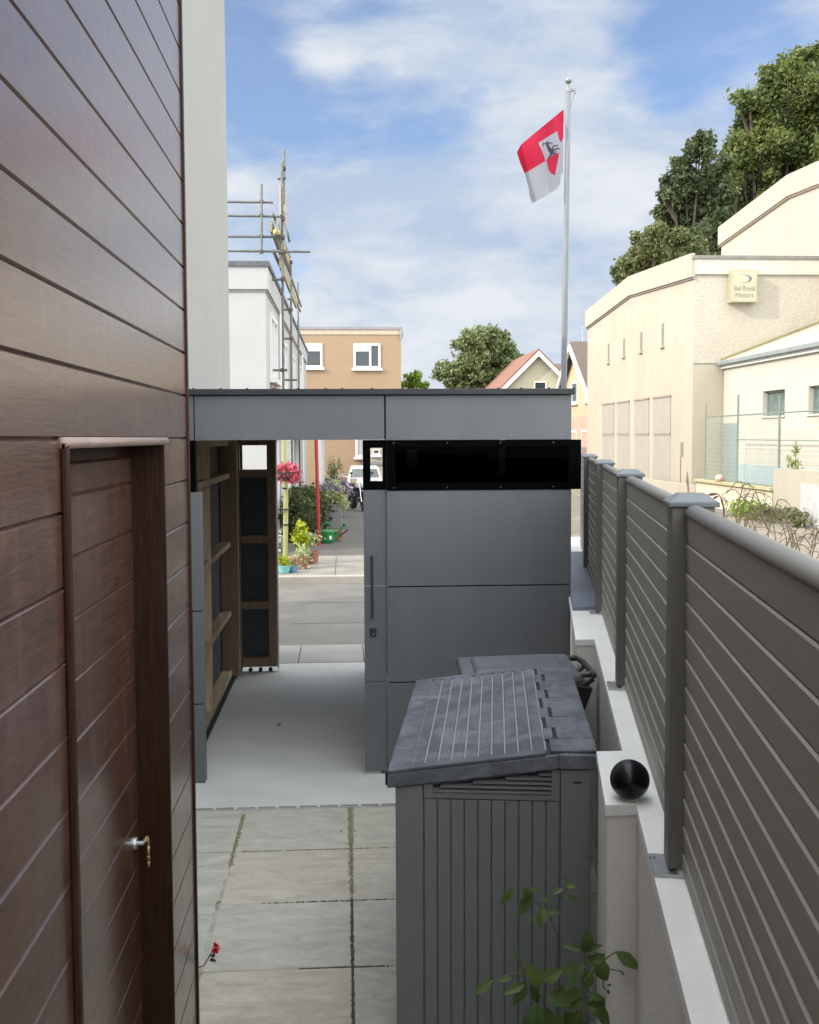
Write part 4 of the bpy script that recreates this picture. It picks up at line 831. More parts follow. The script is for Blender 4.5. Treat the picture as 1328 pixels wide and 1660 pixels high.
MB().prism([(84, a.z-3.4), (88, a.z), (92, a.z-3.4)], 'X', a.x, b.x+3).build('roof', m_tile_d, h2); MB().box(a.x+.3, b.x+2.8, 84.6, 91, -1, a.z-3.3).build('wall', MATS['pale_yellow_render'], h2)
h3 = empty('peach_house', (14, 52, 0), 'peach coloured house with steep brown roof beside the cream garage building', 'house')
HX = 11.5; pk = on(934.4, 560, 'X', HX); fe_ = on(918, 614, 'X', HX); s3 = (pk.z-fe_.z)/(fe_.y-pk.y); zl = pk.z-s3*4; m_peach = mat('peach_render', (.50, .38, .25), .9, .05, 2)
MB().prism([(pk.y-4, -1), (pk.y+4, -1), (pk.y+4, zl-.1), (pk.y, pk.z-.1), (pk.y-4, zl-.1)], 'X', HX, 22).build('wall', m_peach, h3)
mb = MB(); mb.prism([(pk.y, pk.z), (pk.y-4.3, zl-.3*s3), (pk.y-4.3, zl-.3*s3+.2), (pk.y, pk.z+.2)], 'X', HX-.3, 22); mb.prism([(pk.y, pk.z), (pk.y, pk.z+.2), (pk.y+4.3, zl-.3*s3+.2), (pk.y+4.3, zl-.3*s3)], 'X', HX-.3, 22); mb.build('roof', m_tile_d, h3)
mb = MB(); mb.prism([(pk.y, pk.z+.05), (pk.y-4.3, zl-.3*s3+.05), (pk.y-4.3, zl-.3*s3-.25), (pk.y, pk.z-.25)], 'X', HX-.4, HX-.302); mb.prism([(pk.y, pk.z+.05), (pk.y, pk.z-.25), (pk.y+4.3, zl-.3*s3-.25), (pk.y+4.3, zl-.3*s3+.05)], 'X', HX-.4, HX-.302); mb.build('bargeboard', m_pvc, h3)
for x0, x1, y0, y1 in ((928, 937, 620, 653), (950, 957, 615, 650), (927, 936, 698, 730), (944, 957, 697, 760)):
    a = on(x0, y0, 'X', HX); b = on(x1, y1, 'X', HX); window(h3, 'X', HX, b.y, a.y, b.z, a.z, -1, .1, None)
a = on(925, 677, 'X', HX); MB().box(HX-.03, HX-.001, pk.y-3.9, pk.y+3.9, -1, a.z-.0).build('rendered_plinth', mat('pink_plinth', (.47, .32, .25), .9, .05, 2), h3)
a = on(934, 556, 'X', 11.6); mb = MB(); mb.tube((HX+.3, pk.y, pk.z), (HX+.3, pk.y, pk.z+.95), .02, n=6)
for k in range(4): mb.tube((HX+.3-.22, pk.y, pk.z+.55+k*.1), (HX+.3+.22, pk.y, pk.z+.55+k*.1), .012, n=5)
mb.build('aerial', m_steel, h3)

# ------------------------------------------------------------------ cream garage building on the right
CXp = 10.0; cg = empty('cream_industrial_building', (15, 36, .3), 'large cream rendered workshop with four tall pale doors and a wall sign', 'building')
cp = [on(x, y, 'X', CXp) for x, y in ((1127, 413), (1023, 450.5), (953, 507))]
yN = 29.9; poly = [(yN, -1), (cp[2].y, -1), (cp[2].y, cp[2].z), (cp[1].y, cp[1].z), (yN, cp[0].z)]
# solid gable wall; slit windows are plates coloured as shadow, not openings
MB().prism(poly, 'X', CXp, 24).build('wall', m_cream, cg)
mb = MB(); e = .10
def band(mb, ys_, dz0, dz1, x0, x1):
    for i in range(len(ys_)-1):
        (ya, za), (yb, zb_) = ys_[i], ys_[i+1]; mb.hexa([(x0, ya, za+dz0), (x1, ya, za+dz0), (x1, yb, zb_+dz0), (x0, yb, zb_+dz0), (x0, ya, za+dz1), (x1, ya, za+dz1), (x1, yb, zb_+dz1), (x0, yb, zb_+dz1)])
tops = [(yN-.08, cp[0].z), (cp[1].y, cp[1].z), (cp[2].y+.05, cp[2].z)]
band(mb, tops, -.62, .05, CXp-.10, CXp-.001); mb.build('parapet_band', m_cream, cg)
MB().box(CXp-.001, 24, yN-.10, yN-.001, cp[0].z-.55, cp[0].z-.12).build('fascia_band', mat('grey_cream_band', (.50, .47, .40), .9, .1, 3), cg)
MB().box(CXp-.09, 24, yN-.14, 31, cp[0].z-.115, cp[0].z-.02).build('roof_edge', mat('dull_grey_flashing', (.20, .19, .17), .8, .2, 5), cg)
mb = MB()
for x, y0, y1 in ((987, 557, 586), (1012, 549, 576), (1040, 538, 568), (1075, 524, 559)):
    a = on(x, y0, 'X', CXp); b = on(x, y1, 'X', CXp); w = MB().box(CXp-.005, CXp+.05, a.y-.13, a.y+.13, b.z, a.z).box(CXp-.006, CXp-.0045, a.y+.05, a.y+.13, b.z+.02, a.z-.02).build('slit_window', m_pvc if False else mat('slit_shadow_grey', (.20, .18, .15), .7), cg)
    MB().box(CXp-.08, CXp-.0055, a.y-.18, a.y+.18, b.z-.1, b.z-.01).build('sill', m_cream, w)
for x0, x1, y0, y1 in ((977.5, 996, 657, 800), (1001.5, 1020.5, 653, 800), (1030, 1052.5, 648, 800), (1060.5, 1087.5, 642, 810)):
    a = on(x0, y0, 'X', CXp); b = on(x1, 700, 'X', CXp); hd = 3.33; z_mid = on(x1, 705, 'X', CXp).z
    d = MB().box(CXp-.012, CXp-.002, b.y, a.y, .3, z_mid).box(CXp-.03, CXp-.002, b.y, a.y, z_mid+.05, hd).build('tall_door', m_greydoor, cg)
    MB().box(CXp-.035, CXp-.0125, b.y, a.y, z_mid+.003, z_mid+.045).build('door_rail', mat('rail_tan', (.30, .24, .19), .8), d); MB().box(CXp-.06, CXp-.001, b.y-.03, a.y+.03, hd+.003, hd+.06).build('door_head', MATS['rail_tan'], d)
    MB().box(CXp-.018, CXp-.0122, (a.y+b.y)/2-.02, (a.y+b.y)/2+.02, .3, z_mid-.1).build('door_joint', mat('joint_grey', (.38, .34, .29), .8), d)
a = on(1106, 717, 'X', CXp); MB().box(CXp-.01, CXp+.02, a.y-.12, a.y+.12, 1.5, 1.93).build('letter_slot', MATS['slit_shadow_grey'], cg)
mb = MB(); a = on(1104, 745, 'X', CXp); mb.tube((CXp-.03, a.y, .3), (CXp-.03, a.y, 1.5), .02, n=6); mb.build('conduit', m_cream, cg)
# rough textured render on the face towards us
def rough_render():
    m = bpy.data.materials.new('trowelled_cream_render'); m.use_nodes = True; t = m.node_tree; n = t.nodes; l = t.links; b = n['Principled BSDF']; b.inputs['Roughness'].default_value = .9
    tcn = n.new('ShaderNodeTexCoord'); vo_ = n.new('ShaderNodeTexNoise'); vo_.inputs['Scale'].default_value = 6.5; vo_.inputs['Detail'].default_value = 3; vo_.inputs['Distortion'].default_value = 1.8; l.new(tcn.outputs['Object'], vo_.inputs[0])
    cr = n.new('ShaderNodeValToRGB'); cr.color_ramp.elements[0].position = .42; cr.color_ramp.elements[1].position = .56; l.new(vo_.outputs[0], cr.inputs[0])
    bp = n.new('ShaderNodeBump'); bp.inputs['Strength'].default_value = .38; bp.inputs['Distance'].default_value = .02; l.new(cr.outputs[0], bp.inputs['Height']); l.new(bp.outputs[0], b.inputs['Normal'])
    ns = n.new('ShaderNodeTexNoise'); ns.inputs['Scale'].default_value = 1.2; l.new(tcn.outputs['Object'], ns.inputs[0]); mi = n.new('ShaderNodeMix'); mi.data_type = 'RGBA'; l.new(ns.outputs[0], mi.inputs[0]); mi.inputs[6].default_value = (.40, .365, .30, 1); mi.inputs[7].default_value = (.47, .43, .355, 1); l.new(mi.outputs[2], b.inputs['Base Color']); return m
zl = on(1150, 589, 'Y', yN).z
MB().box(CXp+.0, 24, yN-.03, yN-.001, zl, cp[0].z-.555).build('textured_wall', rough_render(), cg)
# the sign box
a = on(1186.5, 437, 'Y', yN-.35); b = on(1228, 490, 'Y', yN-.35)
sg = empty('sign_box', (0, 0, 0), 'square cream sign box with swoosh and two line name high on the cream wall', 'sign'); sg.location = ((a.x+b.x)/2, yN-.2, b.z); ROOTM[sg.name] = Matrix.Translation(sg.location)
MB().box(a.x, b.x, yN-.35, yN-.031, b.z, a.z).build('box', mat('sign_cream', (.36, .335, .22), .5, .1, 3), sg, bevel=.015)
MB().box(a.x+.05, b.x-.05, yN-.352, yN-.3501, b.z+.05, a.z-.05).build('face', mat('sign_face', (.40, .38, .275), .4, .06, 3), sg)
m_ink = mat('faded_sign_ink', (.20, .20, .13), .6, .1, 5); m_ink2 = mat('swoosh_blue_grey', (.10, .12, .14), .6)
def text(s_, x, z, size, y, parent, m, name, sx_=1):
    cu = bpy.data.curves.new(name, 'FONT'); cu.body = s_; cu.size = size; cu.align_x = 'CENTER'; cu.extrude = .002; cu.offset = 0
    o = bpy.data.objects.new('tmp', cu); COL.objects.link(o); dg = bpy.context.evaluated_depsgraph_get(); me = bpy.data.meshes.new_from_object(o.evaluated_get(dg)); bpy.data.objects.remove(o)
    mb = MB(); mb.add([(x+v.co.x*sx_, y-v.co.z, z+v.co.y) for v in me.vertices], [tuple(p.vertices) for p in me.polygons]); return mb.build(name, m, parent)
wS = b.x-a.x; hS = a.z-b.z; cxs = (a.x+b.x)/2
text('Bel Royal', cxs, b.z+hS*.36, hS*.21, yN-.356, sg, m_ink, 'lettering', .86); text('Motors', cxs, b.z+hS*.15, hS*.21, yN-.356, sg, m_ink, 'lettering', .95)
mb = MB(); n_ = 26; ring = []
for k in range(n_): 
    t = R_(-125+250*k/(n_-1)); w = .010+.055*(1-abs(k-(n_-1)/2)/((n_-1)/2))**1.2
    ring.append(((cxs-.02+wS*.30*math.cos(t), b.z+hS*.72+hS*.125*math.sin(t)), (cxs-.02+(wS*.30-w)*math.cos(t)-w*.3, b.z+hS*.72+(hS*.125-w*.45)*math.sin(t))))
for k in range(n_-1):
    p, q = ring[k], ring[k+1]; mb.add([(p[0][0], yN-.3535, p[0][1]), (q[0][0], yN-.3535, q[0][1]), (q[1][0], yN-.3535, q[1][1]), (p[1][0], yN-.3535, p[1][1])], [(0, 1, 2, 3)])
mb.build('swoosh', m_ink2, sg)

# big hall behind
bh = empty('tall_cream_hall', (22, 36, 0), 'taller cream hall with angled parapet rising behind the workshop roof', 'building')
bp3 = [on(x, y, 'X', 14.0) for x, y in ((1328, 265), (1281.4, 285.8), (1170, 370))]
yn = bp3[0].y; extra = (26.0, bp3[0].z-.5)
poly = [(26, 5), (bp3[2].y, 5), (bp3[2].y, bp3[2].z), (bp3[1].y, bp3[1].z), (bp3[0].y, bp3[0].z), extra]
MB().prism(poly, 'X', 14.0, 30).build('wall', m_cream, bh)
mb = MB(); band(mb, [extra, (bp3[0].y, bp3[0].z), (bp3[1].y, bp3[1].z), (bp3[2].y+.05, bp3[2].z)], -.62, .04, 13.88, 13.999); mb.build('parapet_band', m_cream, bh)
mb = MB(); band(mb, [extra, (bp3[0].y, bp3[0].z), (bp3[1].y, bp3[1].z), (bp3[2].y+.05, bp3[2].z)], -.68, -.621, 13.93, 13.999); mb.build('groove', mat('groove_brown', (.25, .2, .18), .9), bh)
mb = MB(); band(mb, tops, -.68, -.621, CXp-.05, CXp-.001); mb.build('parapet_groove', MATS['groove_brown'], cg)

# white annex
an = empty('white_lean_to_annex', (13, 26, .3), 'white single storey annex with sloping grey roof and deep set windows', 'building')
AX = 10.9; ez = 4.10
# wall in pieces around the two windows
wins = [on(1237, 633, 'X', AX), on(1272, 672, 'X', AX), on(1311, 628, 'X', AX), on(1345, 668, 'X', AX)]
w1 = (wins[1].y, wins[0].y, 2.62, 3.27); w2 = (wins[3].y, wins[2].y, 2.62, 3.27)
mb = MB(); x0, x1 = AX, AX+.25; ya, yb = 18.0, yN-.04
mb.box(x0, x1, ya, yb, -.5, 2.62).box(x0, x1, ya, yb, 3.27, ez).box(x0, x1, ya, w2[0], 2.62, 3.27).box(x0, x1, w2[1], w1[0], 2.62, 3.27).box(x0, x1, w1[1], yb, 2.62, 3.27).box(x1+.002, 18, ya+.001, ya+.2, -.5, ez-.002)
mb.build('wall', m_annex, an)
for w in (w1, w2):
    g = MB().box(AX+.14, AX+.19, w[0], w[1], 2.62, 3.27).build('window', mat('teal_grey_glass', (.12, .16, .15), .15, .3, 6), an)
    MB().box(AX+.10, AX+.14, w[0], w[0]+.05, 2.62, 3.27).box(AX+.10, AX+.14, w[1]-.05, w[1], 2.62, 3.27).box(AX+.10, AX+.14, w[0], w[1], 3.22, 3.27).build('frame', m_bluegrey, g); MB().box(AX-.04, AX+.1, w[0]-.04, w[1]+.04, 2.57, 2.618).build('sill', m_annex, g)
MB().hexa([(AX-.12, ya-.1, ez+.12), (15.0, ya-.1, 5.80), (15.0, yb, 5.80), (AX-.12, yb, ez+.12), (AX-.12, ya-.1, ez+.17), (15.0, ya-.1, 5.85), (15.0, yb, 5.85), (AX-.12, yb, ez+.17)]).build('roof', m_sheet, an)
MB().hexa([(AX-.1, yb-.25, ez+.171), (15.0, yb-.25, 5.851), (15.0, yb+.03, 5.851), (AX-.1, yb+.03, ez+.171), (AX-.1, yb-.25, ez+.24), (15.0, yb-.25, 5.92), (15.0, yb+.03, 5.92), (AX-.1, yb+.03, ez+.24)]).build('verge', mat('mossy_flashing', (.22, .20, .10), .9, .2, 6), an)
MB().box(AX-.22, AX-.121, ya-.1, yb, ez+.03, ez+.15).build('gutter', m_gutter, an, bevel=.02)
MB().box(AX-.10, AX-.001, ya, yb, ez-.06, ez+.09).build('soffit', m_pvc, an)
a = on(1157, 687, 'X', AX); b = on(1195, 785, 'X', AX); MB().box(AX-.03, AX-.002, b.y, yb-.02, .3, 2.47).build('door', m_bluegrey, an)
a = on(1200, 750, 'X', AX); MB().box(AX-.015, AX-.002, 19, b.y-.1, .3, 1.34).build('painted_dado', m_bluepale, an)
mb = MB()
for z in (1.5, 1.78, 2.06, 2.34): mb.box(AX-.006, AX-.001, 19, b.y-.1, z, z+.015)
mb.build('board_joint', mat('joint_white', (.62, .62, .56), .8), an)

# yard wall with tall mesh fence posts
yw = empty('yard_wall', (9.5, 24, .2), 'stained concrete yard wall with a taller block at its near end', 'wall')
m_stain = mat('stained_cream_concrete', (.42, .36, .27), .9, .2, 3, .3, 20, stretch=(6, 6, .6), col2=(.70, .62, .49))
MB().box(9.5, 9.75, 22.9, 28.0, -.2, .885).build('low_section', m_stain, yw); MB().box(9.42, 9.8, 22.85, 28.05, .886, .95).build('coping', mat('mossy_coping', (.40, .36, .22), .9, .2, 6), yw)
MB().box(9.5, 9.9, 14.0, 22.84, -.2, 1.39).build('tall_section', m_cream, yw); MB().box(9.485, 9.499, 14.2, 21.4, .0, 1.12).build('grey_panel', mat('faded_grey_panel', (.42, .42, .42), .8), yw)
MB().box(9.5, 9.7, 28.06, 33.5, -.1, .75).build('far_section', m_cream, yw)
yf = empty('mesh_yard_fence', (9.6, 25, .95), 'tall thin green mesh fence on posts above the low yard wall', 'fence')
m_gpost = mat('green_grey_post', (.16, .20, .17), .6)
for x, w in ((1143, .03), (1195, .045), (1262, .045)):
    a = on(x, 780, 'X', 9.6); MB().tube((9.6, a.y, .951), (9.6, a.y, 3.0 if x != 1195 else 3.12), w*.6, n=8).build('post', m_gpost, yf)
ys_ = [on(x, 780, 'X', 9.6).y for x in (1143, 1262)]
mb = MB()
for z in (2.62, .98): mb.tube((9.6, ys_[0], z), (9.6, ys_[1]-(3.6 if z > 2 else 0), z), .016, n=6)
mb.tube((9.6, ys_[0]-2.2, 2.02), (9.6, ys_[1]-3.6, 2.0), .011, n=6); mb.build('wire_rail', m_gpost, yf)
mb = MB(); y = ys_[1]
while y < ys_[0]: mb.box(9.598, 9.602, y, y+.007, .97, 2.6); y += .11
z = 1.05
while z < 2.6: mb.box(9.5975, 9.6025, ys_[1], ys_[0], z, z+.006); z += .11
mb.build('mesh', mat('pale_green_mesh', (.30, .36, .30), .7), yf)
mb = MB(); mb.ball((9.46, on(1166, 776, 'X', 9.46).y, 1.04), .10, 16); mb.build('float_ball', mat('red_and_white_ball', (.70, .60, .55), .5, .1, 3, col2=(.65, .12, .08)), label='small red and white ball resting on the yard wall coping', cat='ball', smooth=True)

# plants by the yard
def plant(name, blobs, n, size, m, label, cat='plant', seed=1, stems=None, group=None, droop=0, sm=m_bark):
    c = blobs[0][0]; r = empty(name, (c[0], c[1], gz(c[0], c[1])), label, cat, group=group)
    leafcloud(blobs, n, size, seed, droop, .1).build('foliage', m, r)
    if stems:
        mb = MB(); [mb.path(s_[0], s_[1], 6) for s_ in stems]; mb.build('stem', sm, r)
    return r
a = on(1290, 752, 'X', 9.7)
plant('wall_top_plant', [((9.7, a.y, 1.5), (.15, .3, .14)), ((9.7, a.y, 1.75), (.08, .12, .25))], 170, .10, lf_var, 'pale green plant sprouting on top of the tall cream yard wall', seed=3, stems=[([(9.7, a.y, 1.39), (9.7, a.y, 2.0)], .008)])
rg = random.Random(9)
for k, (x, y, lab) in enumerate(((1200, 826, 'bright green weed clump nearest the fence post cap at wall foot'), (1228, 833, 'green weed clump in the middle of the yard wall foot'), (1252, 842, 'small green weeds by the end of the low yard wall'), (1290, 852, 'low green weeds at the foot of the taller wall block'))):
    p = on(x, y, 'X', 9.1); plant('weed_clump', [((p.x, p.y, .42), (.3, .5, .18))], 240, .11, lf_lime if k < 2 else lf_olive, lab, seed=20+k, group='weeds along the yard wall foot', stems=[([(p.x, p.y, .25), (p.x, p.y, .5)], .012)])
# arching brown dead stems just beyond the fence
ds = empty('arching_dead_stems', (2.2, 4.6, 0), 'tangle of arching brown dry stems just beyond the slatted fence', 'plant')
mb = MB(); rg = random.Random(21); lv = MB()
for k in range(54):
    x = 1185+rg.random()*150; ylo = 815+(x-1175)*.50; y = ylo-rg.random()*62+18; Y = rg.uniform(4.4, 6.2); c = on(x, y, 'Y', Y)
    h = rg.uniform(.015, .04); w = rg.uniform(.05, .12); sgn = rg.choice((-1, 1)); P_ = []
    for t in range(8):
        u = t/7; P_.append(c+Vector((sgn*w*(u-.2), rg.uniform(-.006, .006), h*(1.6*u-2.2*u*u)*1.5-(.10 if t == 0 else 0))))
    P_[0] = c+Vector((-sgn*w*.55, 0, -.05-.09*(k % 3 == 0))); mb.path(P_, [.0030, .0026, .0024, .0022, .002, .0018, .0015, .0012], 5)
    if k % 3 == 0: mb.path([Vector((P_[0].x+.04, P_[0].y+.03, gz(P_[0].x, P_[0].y)-.02)), P_[0].lerp(Vector((P_[0].x, P_[0].y, 0)), .4)+Vector((.03, 0, 0)), P_[0]], [.0045, .0035, .003], 5)
    for q in P_[3:]:
        if rg.random() < .45: leaf(lv, q, (sgn, rg.uniform(-1, 1), -rg.random()), (0, 0, 1), .028, .010, .2, .5)
mb.build('stem', lf_brown, ds); lv.build('dry_leaf', lf_brown, ds)
pp = empty('purple_leaved_shoot', (1.75, 4.1, 0), 'drooping purple leaved shoot showing just behind the near post cap', 'plant')
mb = MB(); lv = MB(); g_ = lambda x, y: on(x, y, 'Y', 4.1); mb.path([g_(1172, 835)-Vector((0, 0, 1.6)), g_(1174, 826), g_(1170, 808), g_(1166, 803)], [.006, .004, .003, .002], 6)
for x, y, dx, dy, L_ in ((1168, 803, -1, -.35, .045), (1166, 804, -.9, .35, .035), (1170, 806, .9, .5, .035), (1168, 808, .4, .9, .03), (1172, 812, .9, .1, .03), (1164, 802, -.9, -.05, .05)): leaf(lv, g_(x, y), cR*dx-cU*dy, (0, -.4, .9), L_, L_*.42, .2, .2)
mb.build('stem', lf_brown, pp); lv.build('foliage', lf_purple, pp)
sk = empty('bare_brown_shoot', (1.42, 4.3, 0), 'single upright brown bud shoot behind the near fence post', 'plant')
g_ = lambda x, y: on(x, y, 'Y', 4.3); mb = MB(); b0 = g_(1117, 812); mb.path([Vector((b0.x, b0.y, 0)), b0, g_(1116, 790), g_(1115, 778), g_(1114.5, 764)], [.006, .004, .004, .0065, .001], 8); mb.build('stem', mat('tan_shoot', (.30, .19, .12), .6), sk)

# ------------------------------------------------------------------ trees
def tree(name, label, base, crown_blobs, n, size, m, seed=1, trunk=.35, group=None, cat='tree'):
    r = empty(name, base, label, cat, group=group)
    rq = random.Random(seed*7+1); puffs = []
    for c, rr in crown_blobs:
        k_ = min(24, max(6, int(14*(rr[0]*rr[2])**.5/1.3)))
        for _ in range(k_):
            d = Vector((rq.gauss(0, 1), rq.gauss(0, 1), rq.gauss(.05, 1))).normalized(); u = rq.uniform(.5, 1.06); f_ = rq.uniform(.26, .48)
            puffs.append(((c[0]+d.x*rr[0]*u, c[1]+d.y*rr[1]*u, c[2]+d.z*rr[2]*u), (rr[0]*f_, rr[1]*f_, rr[2]*f_*.85)))
    crown_blobs_l = puffs+[(c, tuple(q*.70 for q in rr)) for c, rr in crown_blobs]
    leafcloud(crown_blobs_l, n, size, seed, .15, .2).build('crown', m, r)
    mb = MB(); rg = random.Random(seed); b0 = Vector(base); cc = sum((Vector(b[0]) for b in crown_blobs), Vector())/len(crown_blobs)
    j = b0.lerp(cc, .55); mb.path([b0, b0.lerp(j, .5)+Vector((rg.uniform(-.2, .2), 0, 0)), j], [trunk, trunk*.8, trunk*.5], 9)
    for c, rr in crown_blobs:
        c = Vector(c); e = j.lerp(c, .5)+Vector((rg.uniform(-.4, .4), rg.uniform(-.4, .4), -.3)); mb.path([j, e, c], [trunk*.35, trunk*.2, trunk*.08], 7)
        for _ in range(4):
            d = Vector((rg.gauss(0, 1), rg.gauss(0, 1), abs(rg.gauss(0, .8)))).normalized(); mb.path([e.lerp(c, .6), c+Vector((d.x*rr[0], d.y*rr[1], d.z*rr[2]))*.8], [trunk*.16, trunk*.04], 5)
    mb.build('trunk', m_bark, r); return r
def blobs_px(lst, Y, dy=1.0):
    out_ = []
    for i, (x, y, rx, ry) in enumerate(lst):
        yy = Y+((i*37) % 5-2)*.5*dy; c = on(x, y, 'Y', yy); k = yy/FPX; out_.append(((c.x, yy, c.z), (rx*k, (rx+ry)*.5*k, ry*k)))
    return out_
B = blobs_px([(1285, 150, 46, 46), (1240, 190, 42, 36), (1320, 110, 40, 30), (1225, 250, 40, 44), (1290, 250, 60, 60), (1350, 200, 60, 80), (1235, 320, 44, 44), (1200, 370, 34, 50), (1310, 330, 50, 40), (1200, 210, 16, 12), (1180, 300, 22, 30), (1262, 120, 26, 22), (1380, 120, 50, 50), (1196, 262, 26, 46), (1172, 335, 24, 50), (1215, 165, 26, 24), (1165, 395, 30, 30), (1300, 95, 24, 20), (1250, 210, 40, 60)], 56)
o = on(1260, 600, 'Y', 56); tree('beech_tree', 'tallest bright green tree, highest at right edge behind the cream hall', (o.x, 56, .3), B, 76000, .27, lf_tree, 5, .5, 'trees on the rise behind the cream buildings')
B = blobs_px([(1135, 245, 20, 30), (1120, 300, 36, 40), (1150, 320, 34, 40), (1085, 320, 22, 22), (1100, 355, 34, 30), (1150, 375, 30, 34), (1070, 345, 16, 18), (1148, 225, 12, 14), (1105, 262, 12, 10), (1170, 270, 16, 30), (1130, 395, 40, 26), (1100, 290, 20, 24), (1125, 340, 50, 40), (1165, 330, 24, 40)], 51)
o = on(1140, 600, 'Y', 51); tree('oak_tree', 'dark sparse tree with sky gaps, left of the tallest green tree', (o.x, 51, .3), B, 27000, .25, lf_dark, 7, .35, 'trees on the rise behind the cream buildings')
B = blobs_px([(1060, 390, 26, 34), (1040, 410, 24, 26), (1090, 400, 30, 26), (1020, 435, 22, 18), (1120, 410, 40, 22), (1005, 452, 12, 10), (1052, 430, 40, 22)], 47)
o = on(1060, 600, 'Y', 47); tree('willow_tree', 'low olive green bushy tree just above the cream workshop parapet', (o.x, 47, .3), B, 22000, .19, lf_olive, 9, .3, 'trees on the rise behind the cream buildings')
B = blobs_px([(780, 560, 36, 26), (760, 590, 38, 34), (805, 590, 40, 36), (830, 605, 30, 28), (740, 612, 28, 26), (790, 545, 30, 16), (845, 595, 12, 16), (780, 620, 60, 22)], 82)
o = on(785, 700, 'Y', 82); tree('round_tree', 'rounded mid green tree above the middle of the store roof', (o.x, 82, -1), B, 26000, .33, lf_far, 12, .4)
B = blobs_px([(670, 615, 18, 14), (662, 625, 14, 14), (684, 628, 14, 10), (672, 635, 20, 12)], 52)
o = on(670, 700, 'Y', 52); tree('small_lime_tree', 'small bright lime green tree right of the apricot building', (o.x, 52, -.6), B, 1900, .19, lf_lime, 14, .12)

# ------------------------------------------------------------------ things along the path seen through the passage
pv = .085
wp = empty('garden_post', (-.985, 16.7, pv), 'yellowish timber post carrying a flower basket on the pavement edge', 'post')
m_post = mat('yellow_lichen_post', (.26, .27, .10), .8, .2, 4, .2, 20, stretch=(3, 3, .4), col2=(.38, .37, .18))
MB().tube((-.985, 16.7, pv), (-.965, 16.7, 1.2), .042, .04, 12).tube((-.965, 16.7, 1.2), (-.995, 16.7, 2.6), .04, .036, 12).build('shaft', m_post, wp)
mb = MB()
for z in (.72, 1.30): mb.tube((-.975, 16.7, z), (-.975, 16.7, z+.025), .046, n=12)
mb.box(-1.2, -.90, 16.62, 16.65, .97, .99); mb.build('strap', m_dark, wp)
hb = empty('flower_basket', (-.97, 16.52, 1.55), 'basket of bright pink flowers fixed high on the yellowish post', 'flower basket')
MB().lathe((-.97, 16.50, 1.44), [(0, 0), (.10, .01), (.17, .10), (.18, .15), (.16, .15), (0, .13)], 16).build('basket', mat('wire_basket', (.05, .04, .03), .8), hb)
leafcloud([((-.93, 16.48, 1.60), (.15, .13, .11)), ((-.82, 16.48, 1.55), (.09, .09, .10)), ((-1.03, 16.48, 1.60), (.10, .1, .12))], 700, .055, 31, 0, .4, .9).build('blooms', lf_pink, hb)
leafcloud([((-.93, 16.52, 1.52), (.15, .10, .08))], 120, .05, 32, 0, .3).build('foliage', lf_hedge, hb)
def pot(name, x, y, z, r, h, pm, label, blobs, n, size, lm, seed, cat='potted plant', group='potted plants along the path', extra=None):
    e_ = empty(name, (x, y, z), label, cat, group=group)
    MB().lathe((x, y, z), [(0, .003), (r*.72, .003), (r, h*.9), (r*1.06, h*.9), (r*1.06, h), (r*.9, h), (r*.88, h*.86), (0, h*.86)], 18).build('pot', pm, e_)
    leafcloud(blobs, n, size, seed, 0, .15).build('foliage', lm, e_)
    if extra: leafcloud(extra[0], extra[1], extra[2], seed+1, 0, .2, .8).build('flower', extra[3], e_)
    return e_
pot('blue_pot_plant', -.945, 15.75, pv, .10, .11, mat('pale_blue_glaze', (.20, .48, .52), .3, .05, 4), 'pale turquoise pot of yellow green leaves at the foot of the post', [((-.95, 15.75, .265), (.09, .08, .08))], 260, .05, lf_yel, 41)
pot('dusky_pot_plant', -.81, 15.8, pv, .085, .10, mat('slate_blue_pot', (.12, .26, .32), .4, .05, 4), 'slate blue pot of dusky pink leaves beside the turquoise pot', [((-.80, 15.8, .24), (.07, .07, .06))], 150, .04, mat('dusky_leaf', (.32, .20, .13), .7, .3, 9), 43)
pot('yellow_shrub_pot', -.74, 16.75, pv, .12, .22, m_slatep, 'tall bright yellow green shrub in a pot near the kerb', [((-.76, 16.75, .50), (.13, .12, .16)), ((-.77, 16.75, .68), (.06, .06, .12))], 420, .085, lf_yel, 45)
pot('cream_leaf_pot_plant', -.55, 16.9, pv, .10, .2, m_terra, 'cream and green leaved plant just right of the yellow shrub', [((-.56, 16.9, .44), (.11, .1, .12))], 260, .06, lf_var, 48)
pot('variegated_pot_plant', -.70, 16.25, pv, .12, .18, m_terra, 'pale variegated plant spilling over its pot in front of the yellow shrub', [((-.71, 16.25, .26), (.13, .12, .14))], 380, .06, lf_var, 47)
pot('silver_pot_plant', -1.07, 17.0, pv, .10, .18, m_slatep, 'silvery leaved pot plant behind the yellowish post', [((-1.07, 17.0, .45), (.08, .1, .18))], 200, .06, mat('silver_leaf', (.32, .36, .30), .7, .2, 9), 49)
hd = empty('dark_hedge', (-.9, 22, 0), 'dark green clipped shrub against the white building by the path', 'hedge')
leafcloud([((-.98, 21.6, .50), (.26, .7, .50)), ((-.98, 22.6, .52), (.30, .8, .52)), ((-.74, 23.6, .50), (.24, .8, .50)), ((-.66, 25, .35), (.2, .8, .45))], 7000, .10, 51, 0, .55).build('foliage', lf_hedge, hd)
mb = MB()
for y in (21.6, 22.6, 23.6): mb.tube((-.95, y, 0), (-.95, y, .7), .04, n=6)
mb.build('stem', m_bark, hd)
rp = empty('red_pole', (-.553, 20.4, 0), 'slim upright red painted pole beside the path', 'pole')
MB().tube((-.545, 20.4, 0), (-.60, 20.4, 3.05), .036, .034, 12).build('shaft', m_red, rp); MB().lathe((-.545, 20.4, 0), [(0, 0), (.07, 0), (.07, .02), (.038, .03)], 12).build('base', m_red, rp)
